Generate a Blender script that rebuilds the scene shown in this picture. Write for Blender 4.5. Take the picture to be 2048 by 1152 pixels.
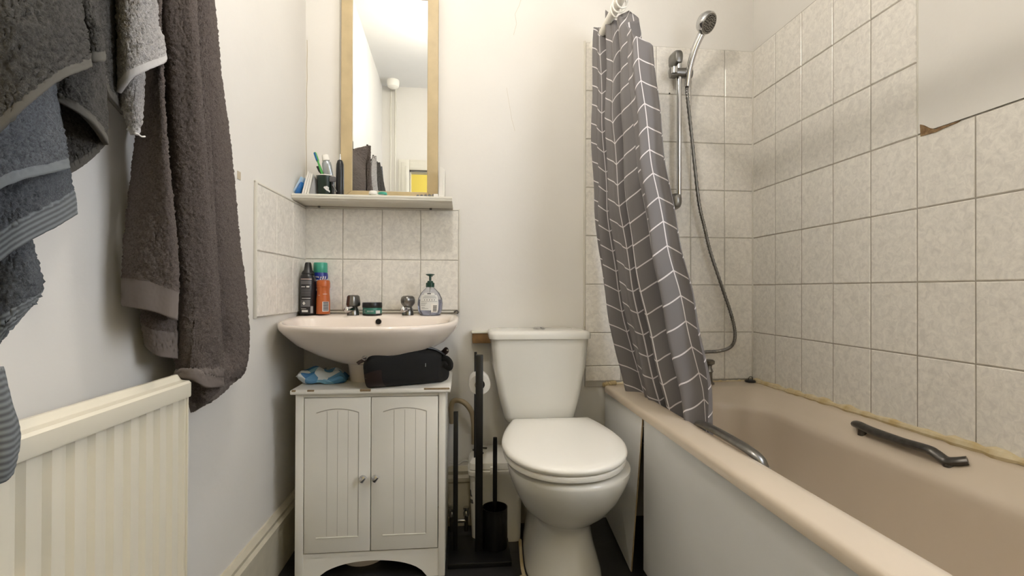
import bpy, bmesh, math, random
import numpy as np
from mathutils import Vector, Matrix

for o in list(bpy.data.objects): bpy.data.objects.remove(o)
scene = bpy.context.scene
COL = scene.collection
random.seed(7); rng = np.random.default_rng(7)
PI = math.pi

# ------------------------------------------------------------------ camera, world, exposure
F_PX, YAW, PIT, ROL = 965.2, .099, .0051, .0035
CAM = Vector((0, -1.98, .95))
_fw = Vector((math.sin(YAW)*math.cos(PIT), math.cos(YAW)*math.cos(PIT), math.sin(PIT)))
_r0 = Vector((math.cos(YAW), -math.sin(YAW), 0)); _u0 = _r0.cross(_fw)
_rt = _r0*math.cos(ROL) + _u0*math.sin(ROL); _up = -_r0*math.sin(ROL) + _u0*math.cos(ROL)
cd = bpy.data.cameras.new('camera'); cam = bpy.data.objects.new('camera', cd); COL.objects.link(cam)
cd.sensor_width = 36; cd.lens = 36*F_PX/2048; cd.clip_start = .02
cam.matrix_world = Matrix(((_rt.x, _up.x, -_fw.x, CAM.x), (_rt.y, _up.y, -_fw.y, CAM.y), (_rt.z, _up.z, -_fw.z, CAM.z), (0, 0, 0, 1)))
scene.camera = cam
world = bpy.data.worlds.new('world'); scene.world = world; world.use_nodes = True
world.node_tree.nodes['Background'].inputs[0].default_value = (.90, .93, 1, 1)
world.node_tree.nodes['Background'].inputs[1].default_value = 9.5
vs = scene.view_settings
vs.view_transform = 'Standard'; vs.look = 'None'; vs.gamma = 1; vs.use_curve_mapping = False
vs.exposure = 0.12
LAMP_POS = (-.04, -1.00, 2.42); LAMP_STRENGTH = 300.0; HALL_STRENGTH = 110.0

def at(u, v, x=None, y=None, z=None):           # point seen at a photo position, on a known plane
    d = _fw + _rt*((u-1024)/F_PX) + _up*((576-v)/F_PX)
    if x is not None: t = (x-CAM.x)/d.x
    elif y is not None: t = (y-CAM.y)/d.y
    else: t = (z-CAM.z)/d.z
    return CAM + d*t

XL, XR, YF, ZC = -.6286, 1.2486, -2.20, 2.66     # left wall, right wall, front wall (behind camera), ceiling

# ------------------------------------------------------------------ materials
def lin(c):
    if isinstance(c, str): c = [int(c[i:i+2], 16)/255 for i in (0, 2, 4)]
    return tuple(((x+.055)/1.055)**2.4 if x > .04045 else x/12.92 for x in c) + (1,)
def mat(name, col, rough=.5, metal=0, var=0, vscale=8, bump=0, bscale=60, col2=None, **kw):
    m = bpy.data.materials.new(name); m.use_nodes = True
    nt = m.node_tree; b = nt.nodes['Principled BSDF']
    b.inputs['Base Color'].default_value = lin(col); b.inputs['Roughness'].default_value = rough; b.inputs['Metallic'].default_value = metal
    for k, v in kw.items(): b.inputs[k.replace('_', ' ')].default_value = v
    if var or bump:
        g = nt.nodes.new('ShaderNodeNewGeometry')
    if var:
        n = nt.nodes.new('ShaderNodeTexNoise'); n.inputs['Scale'].default_value = vscale; n.inputs['Detail'].default_value = 5
        nt.links.new(g.outputs['Position'], n.inputs['Vector'])
        r = nt.nodes.new('ShaderNodeValToRGB'); r.color_ramp.elements[0].position = .5-.25; r.color_ramp.elements[1].position = .5+.25
        c1 = lin(col); c2 = lin(col2) if col2 else tuple(max(0, x*(1-var)) for x in c1[:3])+(1,)
        r.color_ramp.elements[0].color = c2; r.color_ramp.elements[1].color = c1
        nt.links.new(n.outputs['Fac'], r.inputs['Fac']); nt.links.new(r.outputs['Color'], b.inputs['Base Color'])
    if bump:
        n2 = nt.nodes.new('ShaderNodeTexNoise'); n2.inputs['Scale'].default_value = bscale; n2.inputs['Detail'].default_value = 4
        nt.links.new(g.outputs['Position'], n2.inputs['Vector'])
        bp = nt.nodes.new('ShaderNodeBump'); bp.inputs['Strength'].default_value = bump; bp.inputs['Distance'].default_value = .004
        nt.links.new(n2.outputs['Fac'], bp.inputs['Height']); nt.links.new(bp.outputs['Normal'], b.inputs['Normal'])
    return m
def emit(name, col, s):
    m = bpy.data.materials.new(name); m.use_nodes = True; b = m.node_tree.nodes['Principled BSDF']
    b.inputs['Base Color'].default_value = lin(col); b.inputs['Emission Color'].default_value = lin(col); b.inputs['Emission Strength'].default_value = s
    return m

M = {}
M['wall'] = mat('wall_paint', 'dfdbd3', .75, var=.05, vscale=3, bump=.12, bscale=45)
M['ceiling'] = mat('ceiling_paint', 'dcdad6', .8, var=.04, vscale=4, bump=.25, bscale=25)
M['floor'] = mat('dark_vinyl', '2b2a2b', .45, var=.4, vscale=14, bump=.2)
M['hall'] = mat('yellow_paint', 'efe683', .8)
M['trim'] = mat('white_gloss', 'dedacd', .35, var=.06, vscale=20)
M['skirting'] = mat('cream_gloss', 'cdc5b0', .35, var=.18, vscale=18, bump=.15, bscale=30)
M['grout'] = mat('grout', 'aaa294', .9, var=.3, vscale=25)
M['grout_light'] = mat('grout_light', 'b8b2a6', .9, var=.2, vscale=25)
M['seal'] = mat('old_sealant', 'd8ccac', .5, var=.5, vscale=22, col2='b89f6c', bump=.5, bscale=60)
M['seal_white'] = mat('white_sealant', 'd8d3c6', .5, var=.12, vscale=20)
M['bath'] = mat('bath_acrylic', 'c9baa6', .22, var=.04, vscale=5)
M['basin'] = mat('basin_ceramic', 'ebdfd3', .12, var=.02, vscale=4)
M['ceramic'] = mat('white_ceramic', 'dfdcd3', .1)
M['plastic_white'] = mat('white_plastic', 'f0ece2', .3)
M['panel'] = mat('bath_panel', 'eeedea', .35, var=.03, vscale=6)
M['chip'] = mat('chipboard', '9a8464', .8, var=.3, vscale=120)
M['cab'] = mat('cabinet_paint', 'ece8de', .4, var=.03, vscale=6)
M['chrome'] = mat('chrome', 'c9c9c9', .12, 1)
M['chrome_old'] = mat('dull_chrome', '8a8884', .3, 1, var=.3, vscale=40)
M['bronze'] = mat('tarnished_metal', '5d5a56', .35, .9, var=.4, vscale=60)
M['black'] = mat('black_metal', '060607', .4)
M['black_plastic'] = mat('black_plastic', '161618', .35)
M['wood'] = mat('mirror_frame_wood', 'c2ad84', .5, var=.2, vscale=14)
M['batten'] = mat('batten_wood', '8d6a40', .7, var=.4, vscale=40)
M['mirror'] = mat('mirror_glass', 'f2f4f2', .01, 1)
M['pipe'] = mat('tan_pipe', '9b8a6c', .4)
M['rad'] = mat('radiator_enamel', 'd9d2bf', .35, var=.02)
M['paper'] = mat('white_paper', 'e2ded6', .7)
M['pink_edge'] = mat('pinkish_card', 'c9b3a6', .7)
M['grey_card'] = mat('grey_card', '9a9a9a', .7)
M['green_cup'] = mat('dark_green_cup', '15291f', .4)
M['green'] = mat('green_plastic', '4fa552', .35)
M['teal'] = mat('teal_plastic', '3f9c84', .35)
M['teal_dark'] = mat('jar_green', '2f7060', .4)
M['blue'] = mat('blue_print', '1c2f86', .35)
M['blue_light'] = mat('blue_film', '3f8fc4', .3, var=.6, vscale=30, col2='d7e4ea')
M['blue_deep'] = mat('deep_blue_film', '1d5f9c', .3)
M['silver'] = mat('silver_print', 'a9aeb0', .3, .5)
M['orange'] = mat('orange_can', 'b9612f', .35, var=.12, vscale=25)
M['charcoal_can'] = mat('charcoal_can', '1d1b1e', .35)
M['print_grey'] = mat('grey_print', '5f5d5e', .5)
M['print_white'] = mat('white_print', 'd6d4d0', .5)
M['print_dark'] = mat('dark_print', '2d2f31', .6)
M['label'] = mat('label_paper', 'd9d8d2', .5)
M['pump_green'] = mat('pump_green', '0f3a2b', .35)
M['gel'] = mat('clear_gel', 'eceef4', .04, Transmission_Weight=.9, IOR=1.33)
M['gel_liquid'] = mat('violet_liquid', 'c3c6da', .05, Transmission_Weight=.85, IOR=1.33)
M['bag'] = mat('bag_fabric', '0b0c0e', .75, bump=.4, bscale=700)
M['leather'] = mat('brown_leather', '2a1c19', .5)
M['wirewhite'] = mat('white_cable', 'd5d2ca', .4)
M['rust'] = mat('rotten_plaster', 'a08560', .9, var=.7, vscale=90, col2='5a3b1e', bump=1, bscale=120)
M['old_mark'] = mat('filler_patch', 'bdb199', .8)
M['lamp_glow'] = emit('lamp_glow', (1, .972, .93), LAMP_STRENGTH)
M['hall_glow'] = emit('hall_glow', (1, .93, .8), HALL_STRENGTH)

def frosted():
    m = bpy.data.materials.new('frosted_glass'); m.use_nodes = True; nt = m.node_tree; out = nt.nodes['Material Output']; nt.nodes.remove(nt.nodes['Principled BSDF'])
    a = nt.nodes.new('ShaderNodeBsdfTransparent'); b = nt.nodes.new('ShaderNodeBsdfTranslucent'); b.inputs[0].default_value = (.9, .92, .95, 1); x = nt.nodes.new('ShaderNodeMixShader'); x.inputs[0].default_value = .35
    nt.links.new(a.outputs[0], x.inputs[1]); nt.links.new(b.outputs[0], x.inputs[2]); nt.links.new(x.outputs[0], out.inputs[0]); return m
M['frosted'] = frosted()
def tile_mat(name, a, b):
    m = mat(name, a, .25); nt = m.node_tree; bs = nt.nodes['Principled BSDF']
    g = nt.nodes.new('ShaderNodeNewGeometry'); oi = nt.nodes.new('ShaderNodeObjectInfo')
    ad = nt.nodes.new('ShaderNodeVectorMath'); ad.operation = 'ADD'
    nt.links.new(g.outputs['Position'], ad.inputs[0])
    sc = nt.nodes.new('ShaderNodeVectorMath'); sc.operation = 'SCALE'; sc.inputs[0].default_value = (7, 3, 5); nt.links.new(oi.outputs['Random'], sc.inputs['Scale']); nt.links.new(sc.outputs[0], ad.inputs[1])
    n = nt.nodes.new('ShaderNodeTexNoise'); n.inputs['Scale'].default_value = 55; n.inputs['Detail'].default_value = 9; n.inputs['Roughness'].default_value = .68; n.inputs['Distortion'].default_value = .8
    nt.links.new(ad.outputs[0], n.inputs['Vector'])
    r = nt.nodes.new('ShaderNodeValToRGB'); e = r.color_ramp.elements
    e[0].position = .36; e[0].color = lin(b); e[1].position = .62; e[1].color = lin(a)
    nt.links.new(n.outputs['Fac'], r.inputs['Fac']); nt.links.new(r.outputs['Color'], bs.inputs['Base Color'])
    return m
M['tile'] = tile_mat('mottled_tile', 'eae5db', 'd6d1c8')

def towel_mat(name, col, hem_col, rib=False, hem=.012):
    m = mat(name, col, .95, Sheen_Weight=.5, Sheen_Roughness=.6); nt = m.node_tree; b = nt.nodes['Principled BSDF']
    b.inputs['Sheen Tint'].default_value = lin(hem_col); b.inputs['Specular IOR Level'].default_value = .1
    uv = nt.nodes.new('ShaderNodeUVMap'); sep = nt.nodes.new('ShaderNodeSeparateXYZ'); nt.links.new(uv.outputs[0], sep.inputs[0])
    g = nt.nodes.new('ShaderNodeNewGeometry')
    n = nt.nodes.new('ShaderNodeTexNoise'); n.inputs['Scale'].default_value = 340; n.inputs['Detail'].default_value = 4; n.inputs['Roughness'].default_value = .7
    nt.links.new(g.outputs['Position'], n.inputs['Vector'])
    r = nt.nodes.new('ShaderNodeValToRGB'); e = r.color_ramp.elements
    c = lin(col); e[0].position = .3; e[0].color = tuple(x*.45 for x in c[:3])+(1,); e[1].position = .72; e[1].color = tuple(min(1, x*1.35) for x in c[:3])+(1,)
    nt.links.new(n.outputs['Fac'], r.inputs['Fac'])
    lt = nt.nodes.new('ShaderNodeMath'); lt.operation = 'LESS_THAN'; lt.inputs[1].default_value = hem; nt.links.new(sep.outputs['Y'], lt.inputs[0])
    mx = nt.nodes.new('ShaderNodeMix'); mx.data_type = 'RGBA'; nt.links.new(lt.outputs[0], mx.inputs['Factor'])
    nt.links.new(r.outputs['Color'], mx.inputs[6])
    if rib:
        w = nt.nodes.new('ShaderNodeTexWave'); w.wave_type = 'BANDS'; w.bands_direction = 'Y'; w.inputs['Scale'].default_value = 45
        nt.links.new(uv.outputs[0], w.inputs['Vector']); rr = nt.nodes.new('ShaderNodeValToRGB')
        h = lin(hem_col); rr.color_ramp.elements[0].color = tuple(x*.45 for x in h[:3])+(1,); rr.color_ramp.elements[1].color = h
        nt.links.new(w.outputs['Fac'], rr.inputs['Fac']); nt.links.new(rr.outputs['Color'], mx.inputs[7])
    else: mx.inputs[7].default_value = lin(hem_col)
    nt.links.new(mx.outputs[2], b.inputs['Base Color'])
    sub = nt.nodes.new('ShaderNodeMath'); sub.operation = 'SUBTRACT'; sub.inputs[0].default_value = 1; nt.links.new(lt.outputs[0], sub.inputs[1])
    mu = nt.nodes.new('ShaderNodeMath'); mu.operation = 'MULTIPLY'; mu.inputs[1].default_value = .9; nt.links.new(sub.outputs[0], mu.inputs[0])
    bp = nt.nodes.new('ShaderNodeBump'); bp.inputs['Distance'].default_value = .003; nt.links.new(mu.outputs[0], bp.inputs['Strength'])
    nt.links.new(n.outputs['Fac'], bp.inputs['Height']); nt.links.new(bp.outputs['Normal'], b.inputs['Normal'])
    return m
M['towel_brown'] = towel_mat('brown_grey_terry', '635a55', '6b635e', hem=.05)
M['towel_pale'] = towel_mat('pale_grey_terry', 'aaa6a2', 'b5b2af')
M['towel_charcoal'] = towel_mat('charcoal_terry', '4a4845', '5a5751')
M['towel_slate'] = towel_mat('slate_terry', '5d6064', '6f7375', rib=False)
M['towel_slate_rib'] = towel_mat('slate_rib_border_terry', '55585c', '74787a', rib=True, hem=.034)
M['towel_slate_ribbed'] = towel_mat('slate_ribbed_cloth', '55585c', '74787a', rib=True, hem=.3)

# ------------------------------------------------------------------ mesh helpers
ORG = {}                                           # world origin of each object's frame
def fin(name, bm, m, parent=None, ang=38, smooth=True):
    me = bpy.data.meshes.new(name)
    bm.normal_update()
    bm.to_mesh(me); bm.free()
    return fin_me(name, me, m, parent, ang, smooth)
def fin_me(name, me, m, parent=None, ang=38, smooth=True):
    o = bpy.data.objects.new(name, me); COL.objects.link(o)
    for mm in (m if isinstance(m, (list, tuple)) else [m]): me.materials.append(M[mm] if isinstance(mm, str) else mm)
    if smooth:
        me.polygons.foreach_set('use_smooth', [True]*len(me.polygons)); me.set_sharp_from_angle(angle=math.radians(ang))
    if parent is not None:
        org = ORG[parent]; me.transform(Matrix.Translation(-org)); o.parent = parent; ORG[o] = org
    else: ORG[o] = Vector((0, 0, 0))
    return o
def settle(o):                                     # put a single-mesh thing's origin at its base centre
    me = o.data; co = np.empty(len(me.vertices)*3); me.vertices.foreach_get('co', co); co = co.reshape(-1, 3)
    c = Vector(((co[:, 0].min()+co[:, 0].max())/2, (co[:, 1].min()+co[:, 1].max())/2, co[:, 2].min()))
    me.transform(Matrix.Translation(-c)); o.location = c; ORG[o] = c
    return o
def tag(o, label, cat, group=None):
    o['label'] = label; o['category'] = cat
    if group: o['group'] = group
    return o
def thing(name, label, cat, loc, group=None):
    o = bpy.data.objects.new(name, None); COL.objects.link(o); o.location = loc; o.empty_display_size = .05
    ORG[o] = Vector(loc); return tag(o, label, cat, group)
def struct(o): o['kind'] = 'structure'; return o

def box(bm, x0, x1, y0, y1, z0, z1, bev=0, seg=2):
    r = bmesh.ops.create_cube(bm, size=1)
    vs_ = r['verts']
    for v in vs_:
        v.co = Vector((x0 if v.co.x < 0 else x1, y0 if v.co.y < 0 else y1, z0 if v.co.z < 0 else z1))
    if bev:
        es = list({e for v in vs_ for e in v.link_edges})
        bmesh.ops.bevel(bm, geom=es, offset=bev, segments=seg, affect='EDGES', profile=.5)
    return bm
def B(*a, **k): return box(bmesh.new(), *a, **k)
def loft(bm, rings, cap0=True, cap1=True, closed=True):
    vv = [[bm.verts.new(p) for p in r] for r in rings]
    n = len(rings[0])
    for a, b in zip(vv[:-1], vv[1:]):
        for i in range(n if closed else n-1):
            j = (i+1) % n
            try: bm.faces.new((a[i], a[j], b[j], b[i]))
            except ValueError: pass
    if cap0: bm.faces.new(list(reversed(vv[0])))
    if cap1: bm.faces.new(vv[-1])
    bmesh.ops.recalc_face_normals(bm, faces=bm.faces[:])
    return bm
def LOFT(*a, **k): return loft(bmesh.new(), *a, **k)
def circ(c, r, n=24, ax=(0, 0, 1), ry=None):
    a = Vector(ax).normalized(); t = Vector((1, 0, 0)) if abs(a.x) < .9 else Vector((0, 1, 0))
    e1 = a.cross(t).normalized(); e2 = a.cross(e1)
    if abs(a.z) > .99: e1, e2 = Vector((1, 0, 0)), Vector((0, 1, 0))
    ry = r if ry is None else ry
    return [Vector(c) + e1*(r*math.cos(2*PI*i/n)) + e2*(ry*math.sin(2*PI*i/n)) for i in range(n)]
def lathe(bm, c, prof, n=28, sx=1, sy=1):          # prof: list of (radius, height)
    c = Vector(c)
    return loft(bm, [[c + Vector((max(r, 1e-4)*sx*math.cos(2*PI*i/n), max(r, 1e-4)*sy*math.sin(2*PI*i/n), h)) for i in range(n)] for r, h in prof])
def LATHE(*a, **k): return lathe(bmesh.new(), *a, **k)
def tube(bm, pts, r, n=12, sq=None):               # swept tube; r a number or one per point; sq = flattened ratio
    pts = [Vector(p) for p in pts]; rs = r if isinstance(r, (list, tuple)) else [r]*len(pts)
    rings = []; t0 = (pts[1]-pts[0]).normalized()
    nrm = t0.orthogonal().normalized()
    if abs(t0.z) < .95: nrm = (Vector((0, 0, 1)) - t0*t0.z).normalized()
    for i, p in enumerate(pts):
        t = (pts[min(i+1, len(pts)-1)] - pts[max(i-1, 0)]).normalized()
        nrm = (nrm - t*nrm.dot(t)).normalized(); b2 = t.cross(nrm)
        q = sq or 1
        rings.append([p + nrm*(rs[i]*math.cos(2*PI*k/n)) + b2*(rs[i]*q*math.sin(2*PI*k/n)) for k in range(n)])
    return loft(bm, rings)
def TUBE(*a, **k): return tube(bmesh.new(), *a, **k)
def cr(P, n):                                      # Catmull-Rom through points P (k x d array) -> n samples
    P = np.asarray(P, float); k = len(P)
    E = np.concatenate([[2*P[0]-P[1]], P, [2*P[-1]-P[-2]]])
    t = np.linspace(0, k-1-1e-9, n); i = t.astype(int); f = (t-i)[:, None] if P.ndim == 2 else (t-i)[:, None, None]
    a, b, c, d = E[i], E[i+1], E[i+2], E[i+3]
    return .5*((2*b)+(-a+c)*f+(2*a-5*b+4*c-d)*f**2+(-a+3*b-3*c+d)*f**3)
def spl(pts, n=40): return [Vector(p) for p in cr([tuple(p) for p in pts], n)]
def grid_me(name, G, uv=None):
    nr, nc = G.shape[:2]; me = bpy.data.meshes.new(name)
    idx = np.arange(nr*nc).reshape(nr, nc)
    f = np.stack([idx[:-1, :-1], idx[:-1, 1:], idx[1:, 1:], idx[1:, :-1]], -1).reshape(-1, 4)
    me.from_pydata(G.reshape(-1, 3).tolist(), [], f.tolist())
    if uv is not None:
        l = me.uv_layers.new(name='UVMap'); l.data.foreach_set('uv', uv.reshape(-1, 2)[f.reshape(-1)].astype(np.float32).ravel())
    return me
def rrect(x0, x1, y0, y1, r, z, n=8):              # rounded rectangle ring; z a number or f(x, y)
    out = []
    for cx, cy, a0 in ((x1-r, y1-r, 0), (x0+r, y1-r, 90), (x0+r, y0+r, 180), (x1-r, y0+r, 270)):
        for i in range(n+1):
            a = math.radians(a0+90*i/n); x, y = cx+r*math.cos(a), cy+r*math.sin(a)
            out.append(Vector((x, y, z(x, y) if callable(z) else z)))
    return out
_txt = {}
def text_mesh(s, size, shear=0, bold=0):
    c = bpy.data.curves.new('lettering', 'FONT'); c.body = s; c.size = size; c.shear = shear; c.offset = bold; c.align_x = 'CENTER'; c.align_y = 'CENTER'; c.extrude = 0
    o = bpy.data.objects.new('lettering', c); COL.objects.link(o)
    dg = bpy.context.evaluated_depsgraph_get(); me = bpy.data.meshes.new_from_object(o.evaluated_get(dg))
    bpy.data.objects.remove(o); return me
def wrap_patch(bm, cx, cy, R, a0, a1, z0, z1, n=8, ry=None):  # curved patch on a vertical cylinder; angle 0 faces the room (-y)
    ry = ry or R
    A = [a0+(a1-a0)*i/n for i in range(n+1)]
    lo = [bm.verts.new((cx+R*math.sin(a), cy-ry*math.cos(a), z0)) for a in A]; hi = [bm.verts.new((cx+R*math.sin(a), cy-ry*math.cos(a), z1)) for a in A]
    for i in range(n): bm.faces.new((lo[i], lo[i+1], hi[i+1], hi[i]))
    return bm
def wrap_text(name, s, size, cx, cy, R, a, z, m, parent, shear=0, bold=0, rot=0, ry=None):
    me = text_mesh(s, size, shear, bold); ry = ry or R
    for v in me.vertices:
        x, y = v.co.x, v.co.y
        if rot: x, y = -y, x
        an = a + x/R; v.co = Vector((cx+R*math.sin(an), cy-ry*math.cos(an), z+y))
    me.materials.clear()
    return fin_me(name, me, m, parent, smooth=False)
def add_print(parent, name, m, cx, cy, R, bars, ry=None):     # bars: (a0, a1, z0, z1)
    bm = bmesh.new()
    for a0, a1, z0, z1 in bars: wrap_patch(bm, cx, cy, R, a0, a1, z0, z1, 5, ry)
    o_ = fin(name, bm, m, parent)
    if len(bars) > 1: o_['kind'] = 'stuff'
    return o_

# ------------------------------------------------------------------ the room shell
T = .08
w_back = struct(fin('wall_back', B(XL-T, XR+T, 0, T, 0, ZC), 'wall', smooth=False))
w_left = struct(fin('wall_left', B(XL-T, XL, YF-T, 0, 0, ZC), 'wall', smooth=False))
WY0, WY1, WZ0, WZ1 = -2.02, -1.22, 1.10, 2.20         # unseen window added in the right wall to bring cool daylight onto the left
bm = bmesh.new(); box(bm, XR, XR+T, YF-T, WY0, 0, ZC); box(bm, XR, XR+T, WY1, 0, 0, ZC); box(bm, XR, XR+T, WY0, WY1, 0, WZ0); box(bm, XR, XR+T, WY0, WY1, WZ1, ZC)
w_right = struct(fin('wall_right', bm, 'wall', smooth=False))
bm = bmesh.new(); fw = .045
box(bm, XR+.02, XR+.06, WY0, WY0+fw, WZ0, WZ1); box(bm, XR+.02, XR+.06, WY1-fw, WY1, WZ0, WZ1); box(bm, XR+.02, XR+.06, WY0+fw, WY1-fw, WZ0, WZ0+fw); box(bm, XR+.02, XR+.06, WY0+fw, WY1-fw, WZ1-fw, WZ1)
win = struct(fin('fill_window', bm, 'trim', smooth=False))
fin('fill_window_pane', B(XR+.038, XR+.042, WY0+fw, WY1-fw, WZ0+fw, WZ1-fw), 'frosted', win, smooth=False)
fin('fill_window_sill', B(XR-.03, XR+.03, WY0-.02, WY1+.02, WZ0-.02, WZ0, .004), 'trim', win)
struct(fin('floor', B(XL-T, XR+T, YF-1.4, T, -.06, 0), 'floor', smooth=False))
struct(fin('ceiling', B(XL-T, XR+T, YF-1.4, T, ZC, ZC+.06), 'ceiling', smooth=False))
DX0, DX1, DZ = -.400, .40, 1.955
bm = bmesh.new(); box(bm, XL, DX0, YF-T, YF, 0, ZC); box(bm, DX1, XR, YF-T, YF, 0, ZC); box(bm, DX0, DX1, YF-T, YF, DZ, ZC)
w_front = struct(fin('wall_front', bm, 'wall', smooth=False))
for k, (w, p) in enumerate(((.092, .016), (.068, .028), (.034, .040))):
    bm = bmesh.new(); a = .0 
    box(bm, DX0-w, DX0, YF, YF+p, 0, DZ+w, .004); box(bm, DX1, DX1+w, YF, YF+p, 0, DZ+w, .004); box(bm, DX0, DX1, YF, YF+p, DZ, DZ+w, .004)
    struct(fin('door_casing', bm, 'trim', w_front))
bm = bmesh.new(); box(bm, DX0, DX0+.010, YF-T, YF+.002, 0, DZ); box(bm, DX1-.010, DX1, YF-T, YF+.002, 0, DZ); box(bm, DX0, DX1, YF-T, YF+.002, DZ-.010, DZ)
struct(fin('trim_1', bm, 'trim', smooth=False))
bm = bmesh.new(); box(bm, XL-T, XR+T, YF-1.4, YF-1.34, 0, ZC)
w_hall = struct(fin('wall_hallway', bm, 'wall', smooth=False))
fin('yellow_wall_panel', B(XL, XR, YF-1.34, YF-1.335, 1.55, ZC-.02), 'hall', w_hall, smooth=False)
bm = bmesh.new(); box(bm, XL-T, XL-.02, YF-1.34, YF-T, 0, ZC); struct(fin('wall_hallway_left', bm, 'wall', smooth=False))
bm = bmesh.new(); box(bm, XR+.02, XR+T, YF-1.34, YF-T, 0, ZC); struct(fin('wall_hallway_right', bm, 'wall', smooth=False))

# skirting
def skirting(name, pts_fn, L0, L1):
    prof = [(0, 0), (.018, 0), (.018, .15), (.022, .155), (.022, .168), (.014, .178), (.016, .19), (.006, .205), (0, .205)]
    return LOFT([[pts_fn(t, d, z) for d, z in prof] for t in (L0, L1)])
struct(fin('baseboard_left', skirting('l', lambda t, d, z: Vector((XL+d, t, z)), YF, 0), 'skirting', ang=25))
struct(fin('baseboard_back', skirting('b', lambda t, d, z: Vector((t, -d, z*1.15)), XL+.02, .56), 'skirting', ang=25))

# ------------------------------------------------------------------ wall tiles (each one a piece of its wall)
TH, TW, TD = .2025, .1525, .0075
_tm = {}
def tile_mesh(w, h):
    k = (round(w, 4), round(h, 4))
    if k not in _tm:
        c = .0022; bm = bmesh.new()
        a = [bm.verts.new(p) for p in ((-w/2, 0, -h/2), (w/2, 0, -h/2), (w/2, 0, h/2), (-w/2, 0, h/2))]
        b = [bm.verts.new((v.co.x, -TD+.0018, v.co.z)) for v in a]
        d = [bm.verts.new((v.co.x-math.copysign(c, v.co.x), -TD, v.co.z-math.copysign(c, v.co.z))) for v in a]
        for p, q in ((a, b), (b, d)):
            for i in range(4): bm.faces.new((p[i], p[(i+1) % 4], q[(i+1) % 4], q[i]))
        bm.faces.new(d); me = bpy.data.meshes.new('tile'); bm.normal_update(); bm.to_mesh(me); bm.free(); me.materials.append(M['tile']); _tm[k] = me
    return _tm[k]
def put_tile(wall, c, w, h, rz):
    o = bpy.data.objects.new('tile', tile_mesh(w, h)); COL.objects.link(o); o.parent = wall; o.location = c
    o.rotation_euler = (random.uniform(-.003, .003), 0, rz+random.uniform(-.003, .003))
G = .0028
def tiles_x(wall, xs, zs, y=0):                     # on the back wall
    for a, b in zip(xs[:-1], xs[1:]):
        for t, l in zip(zs[:-1], zs[1:]): put_tile(wall, ((a+b)/2, y-.001, (t+l)/2), b-a-G, t-l-G, 0)
def tiles_y(wall, x, ys, zs, rz):                   # on a side wall
    for a, b in zip(ys[:-1], ys[1:]):
        for t, l in zip(zs[:-1], zs[1:]): put_tile(wall, (x, (a+b)/2, (t+l)/2), abs(a-b)-G, t-l-G, rz)
SZ = [1.989-TH*k for k in range(8)]                 # shower rows, last at bath rim
SX = [.5032+TW*k for k in range(5)]+[XR-.006]
tiles_x(w_back, SX[:2], SZ[:7]+[.636, .572]); tiles_x(w_back, SX[1:], SZ[:7]+[.572])
fin('grout', B(.5032, XR, -.0060, 0, .55, 1.989), 'grout_light', w_back, smooth=False)
RY = [-.006, -.1571]+[-.1571-TW*k for k in range(1, 5)]
tiles_y(w_right, XR, RY, SZ[:7]+[.567], -PI/2)
RY2 = [RY[-1]-TW*k for k in range(0, 3)]+[-1.20]
tiles_y(w_right, XR, RY2, SZ[3:7]+[.567], -PI/2)
fin('grout', B(XR-.0058, XR, RY[-1], 0, .55, 1.989), 'grout', w_right, smooth=False)
fin('grout', B(XR-.0058, XR, RY2[-1], RY[-1], .55, SZ[3]), 'grout', w_right, smooth=False)
bm = bmesh.new(); box(bm, XR-.007, XR, WY1+.001, RY[-1]-.004, SZ[3]+.003, ZC)
fin('plaster_skim', bm, 'wall', w_right, smooth=False)
BX = [XL+.004]+[-.4806+TW*k for k in range(4)]; BZ = [1.2734-TH*k for k in range(3)]
tiles_x(w_back, BX, BZ); fin('grout', B(XL, -.0231, -.0060, 0, .855, 1.2734), 'grout_light', w_back, smooth=False)
LY = [-.004]+[-TW*k for k in (1, 2, 3)]; LZ = [1.2704, 1.0679, .8654]
tiles_y(w_left, XL, LY, LZ, PI/2); fin('grout', B(XL, XL+.0060, -.4575, 0, .8654, 1.2704), 'grout_light', w_left, smooth=False)
# white edge beads round the tiled fields
def bead(wall, *a): fin('edge_bead', B(*a, bev=.002), 'seal_white', wall)
bead(w_left, XL, XL+.009, -.466, -.4575, .862, 1.279); bead(w_left, XL, XL+.008, -.466, 0, 1.2704, 1.277)
bead(w_back, -.0231, -.016, -.009, 0, .86, 1.28); bead(w_back, XL, -.0231, -.008, 0, 1.2734, 1.279)
bead(w_back, .4955, .5032, -.010, 0, .80, 1.995)
bead(w_right, XR-.0085, XR, RY[-1]-.005, RY[-1], SZ[3], ZC)
bead(w_back, XR-.012, XR-.002, -.012, -.002, .57, 1.985)
# rotten plaster beside the tile edge
bm = bmesh.new()
P0 = at(1842, 273, x=XR-.008); pts = [(1842, 249), (1850, 251), (1860, 256), (1872, 259), (1884, 253), (1896, 250), (1908, 246), (1922, 241), (1912, 247), (1898, 253), (1886, 258), (1874, 264), (1856, 269), (1843, 273)]
ring = [at(u, v, x=XR-.0065) for u, v in pts]; ring2 = [p+Vector((-.0035, 0, 0)) for p in [at(u, v, x=XR-.0065) for u, v in pts]]
fin('rotten_plaster', LOFT([ring, ring2]), 'rust', w_right, smooth=False)
fin('filler_patch', B(XL, XL+.0015, -.572, -.553, 1.258, 1.28), 'old_mark', w_left, smooth=False)
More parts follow.
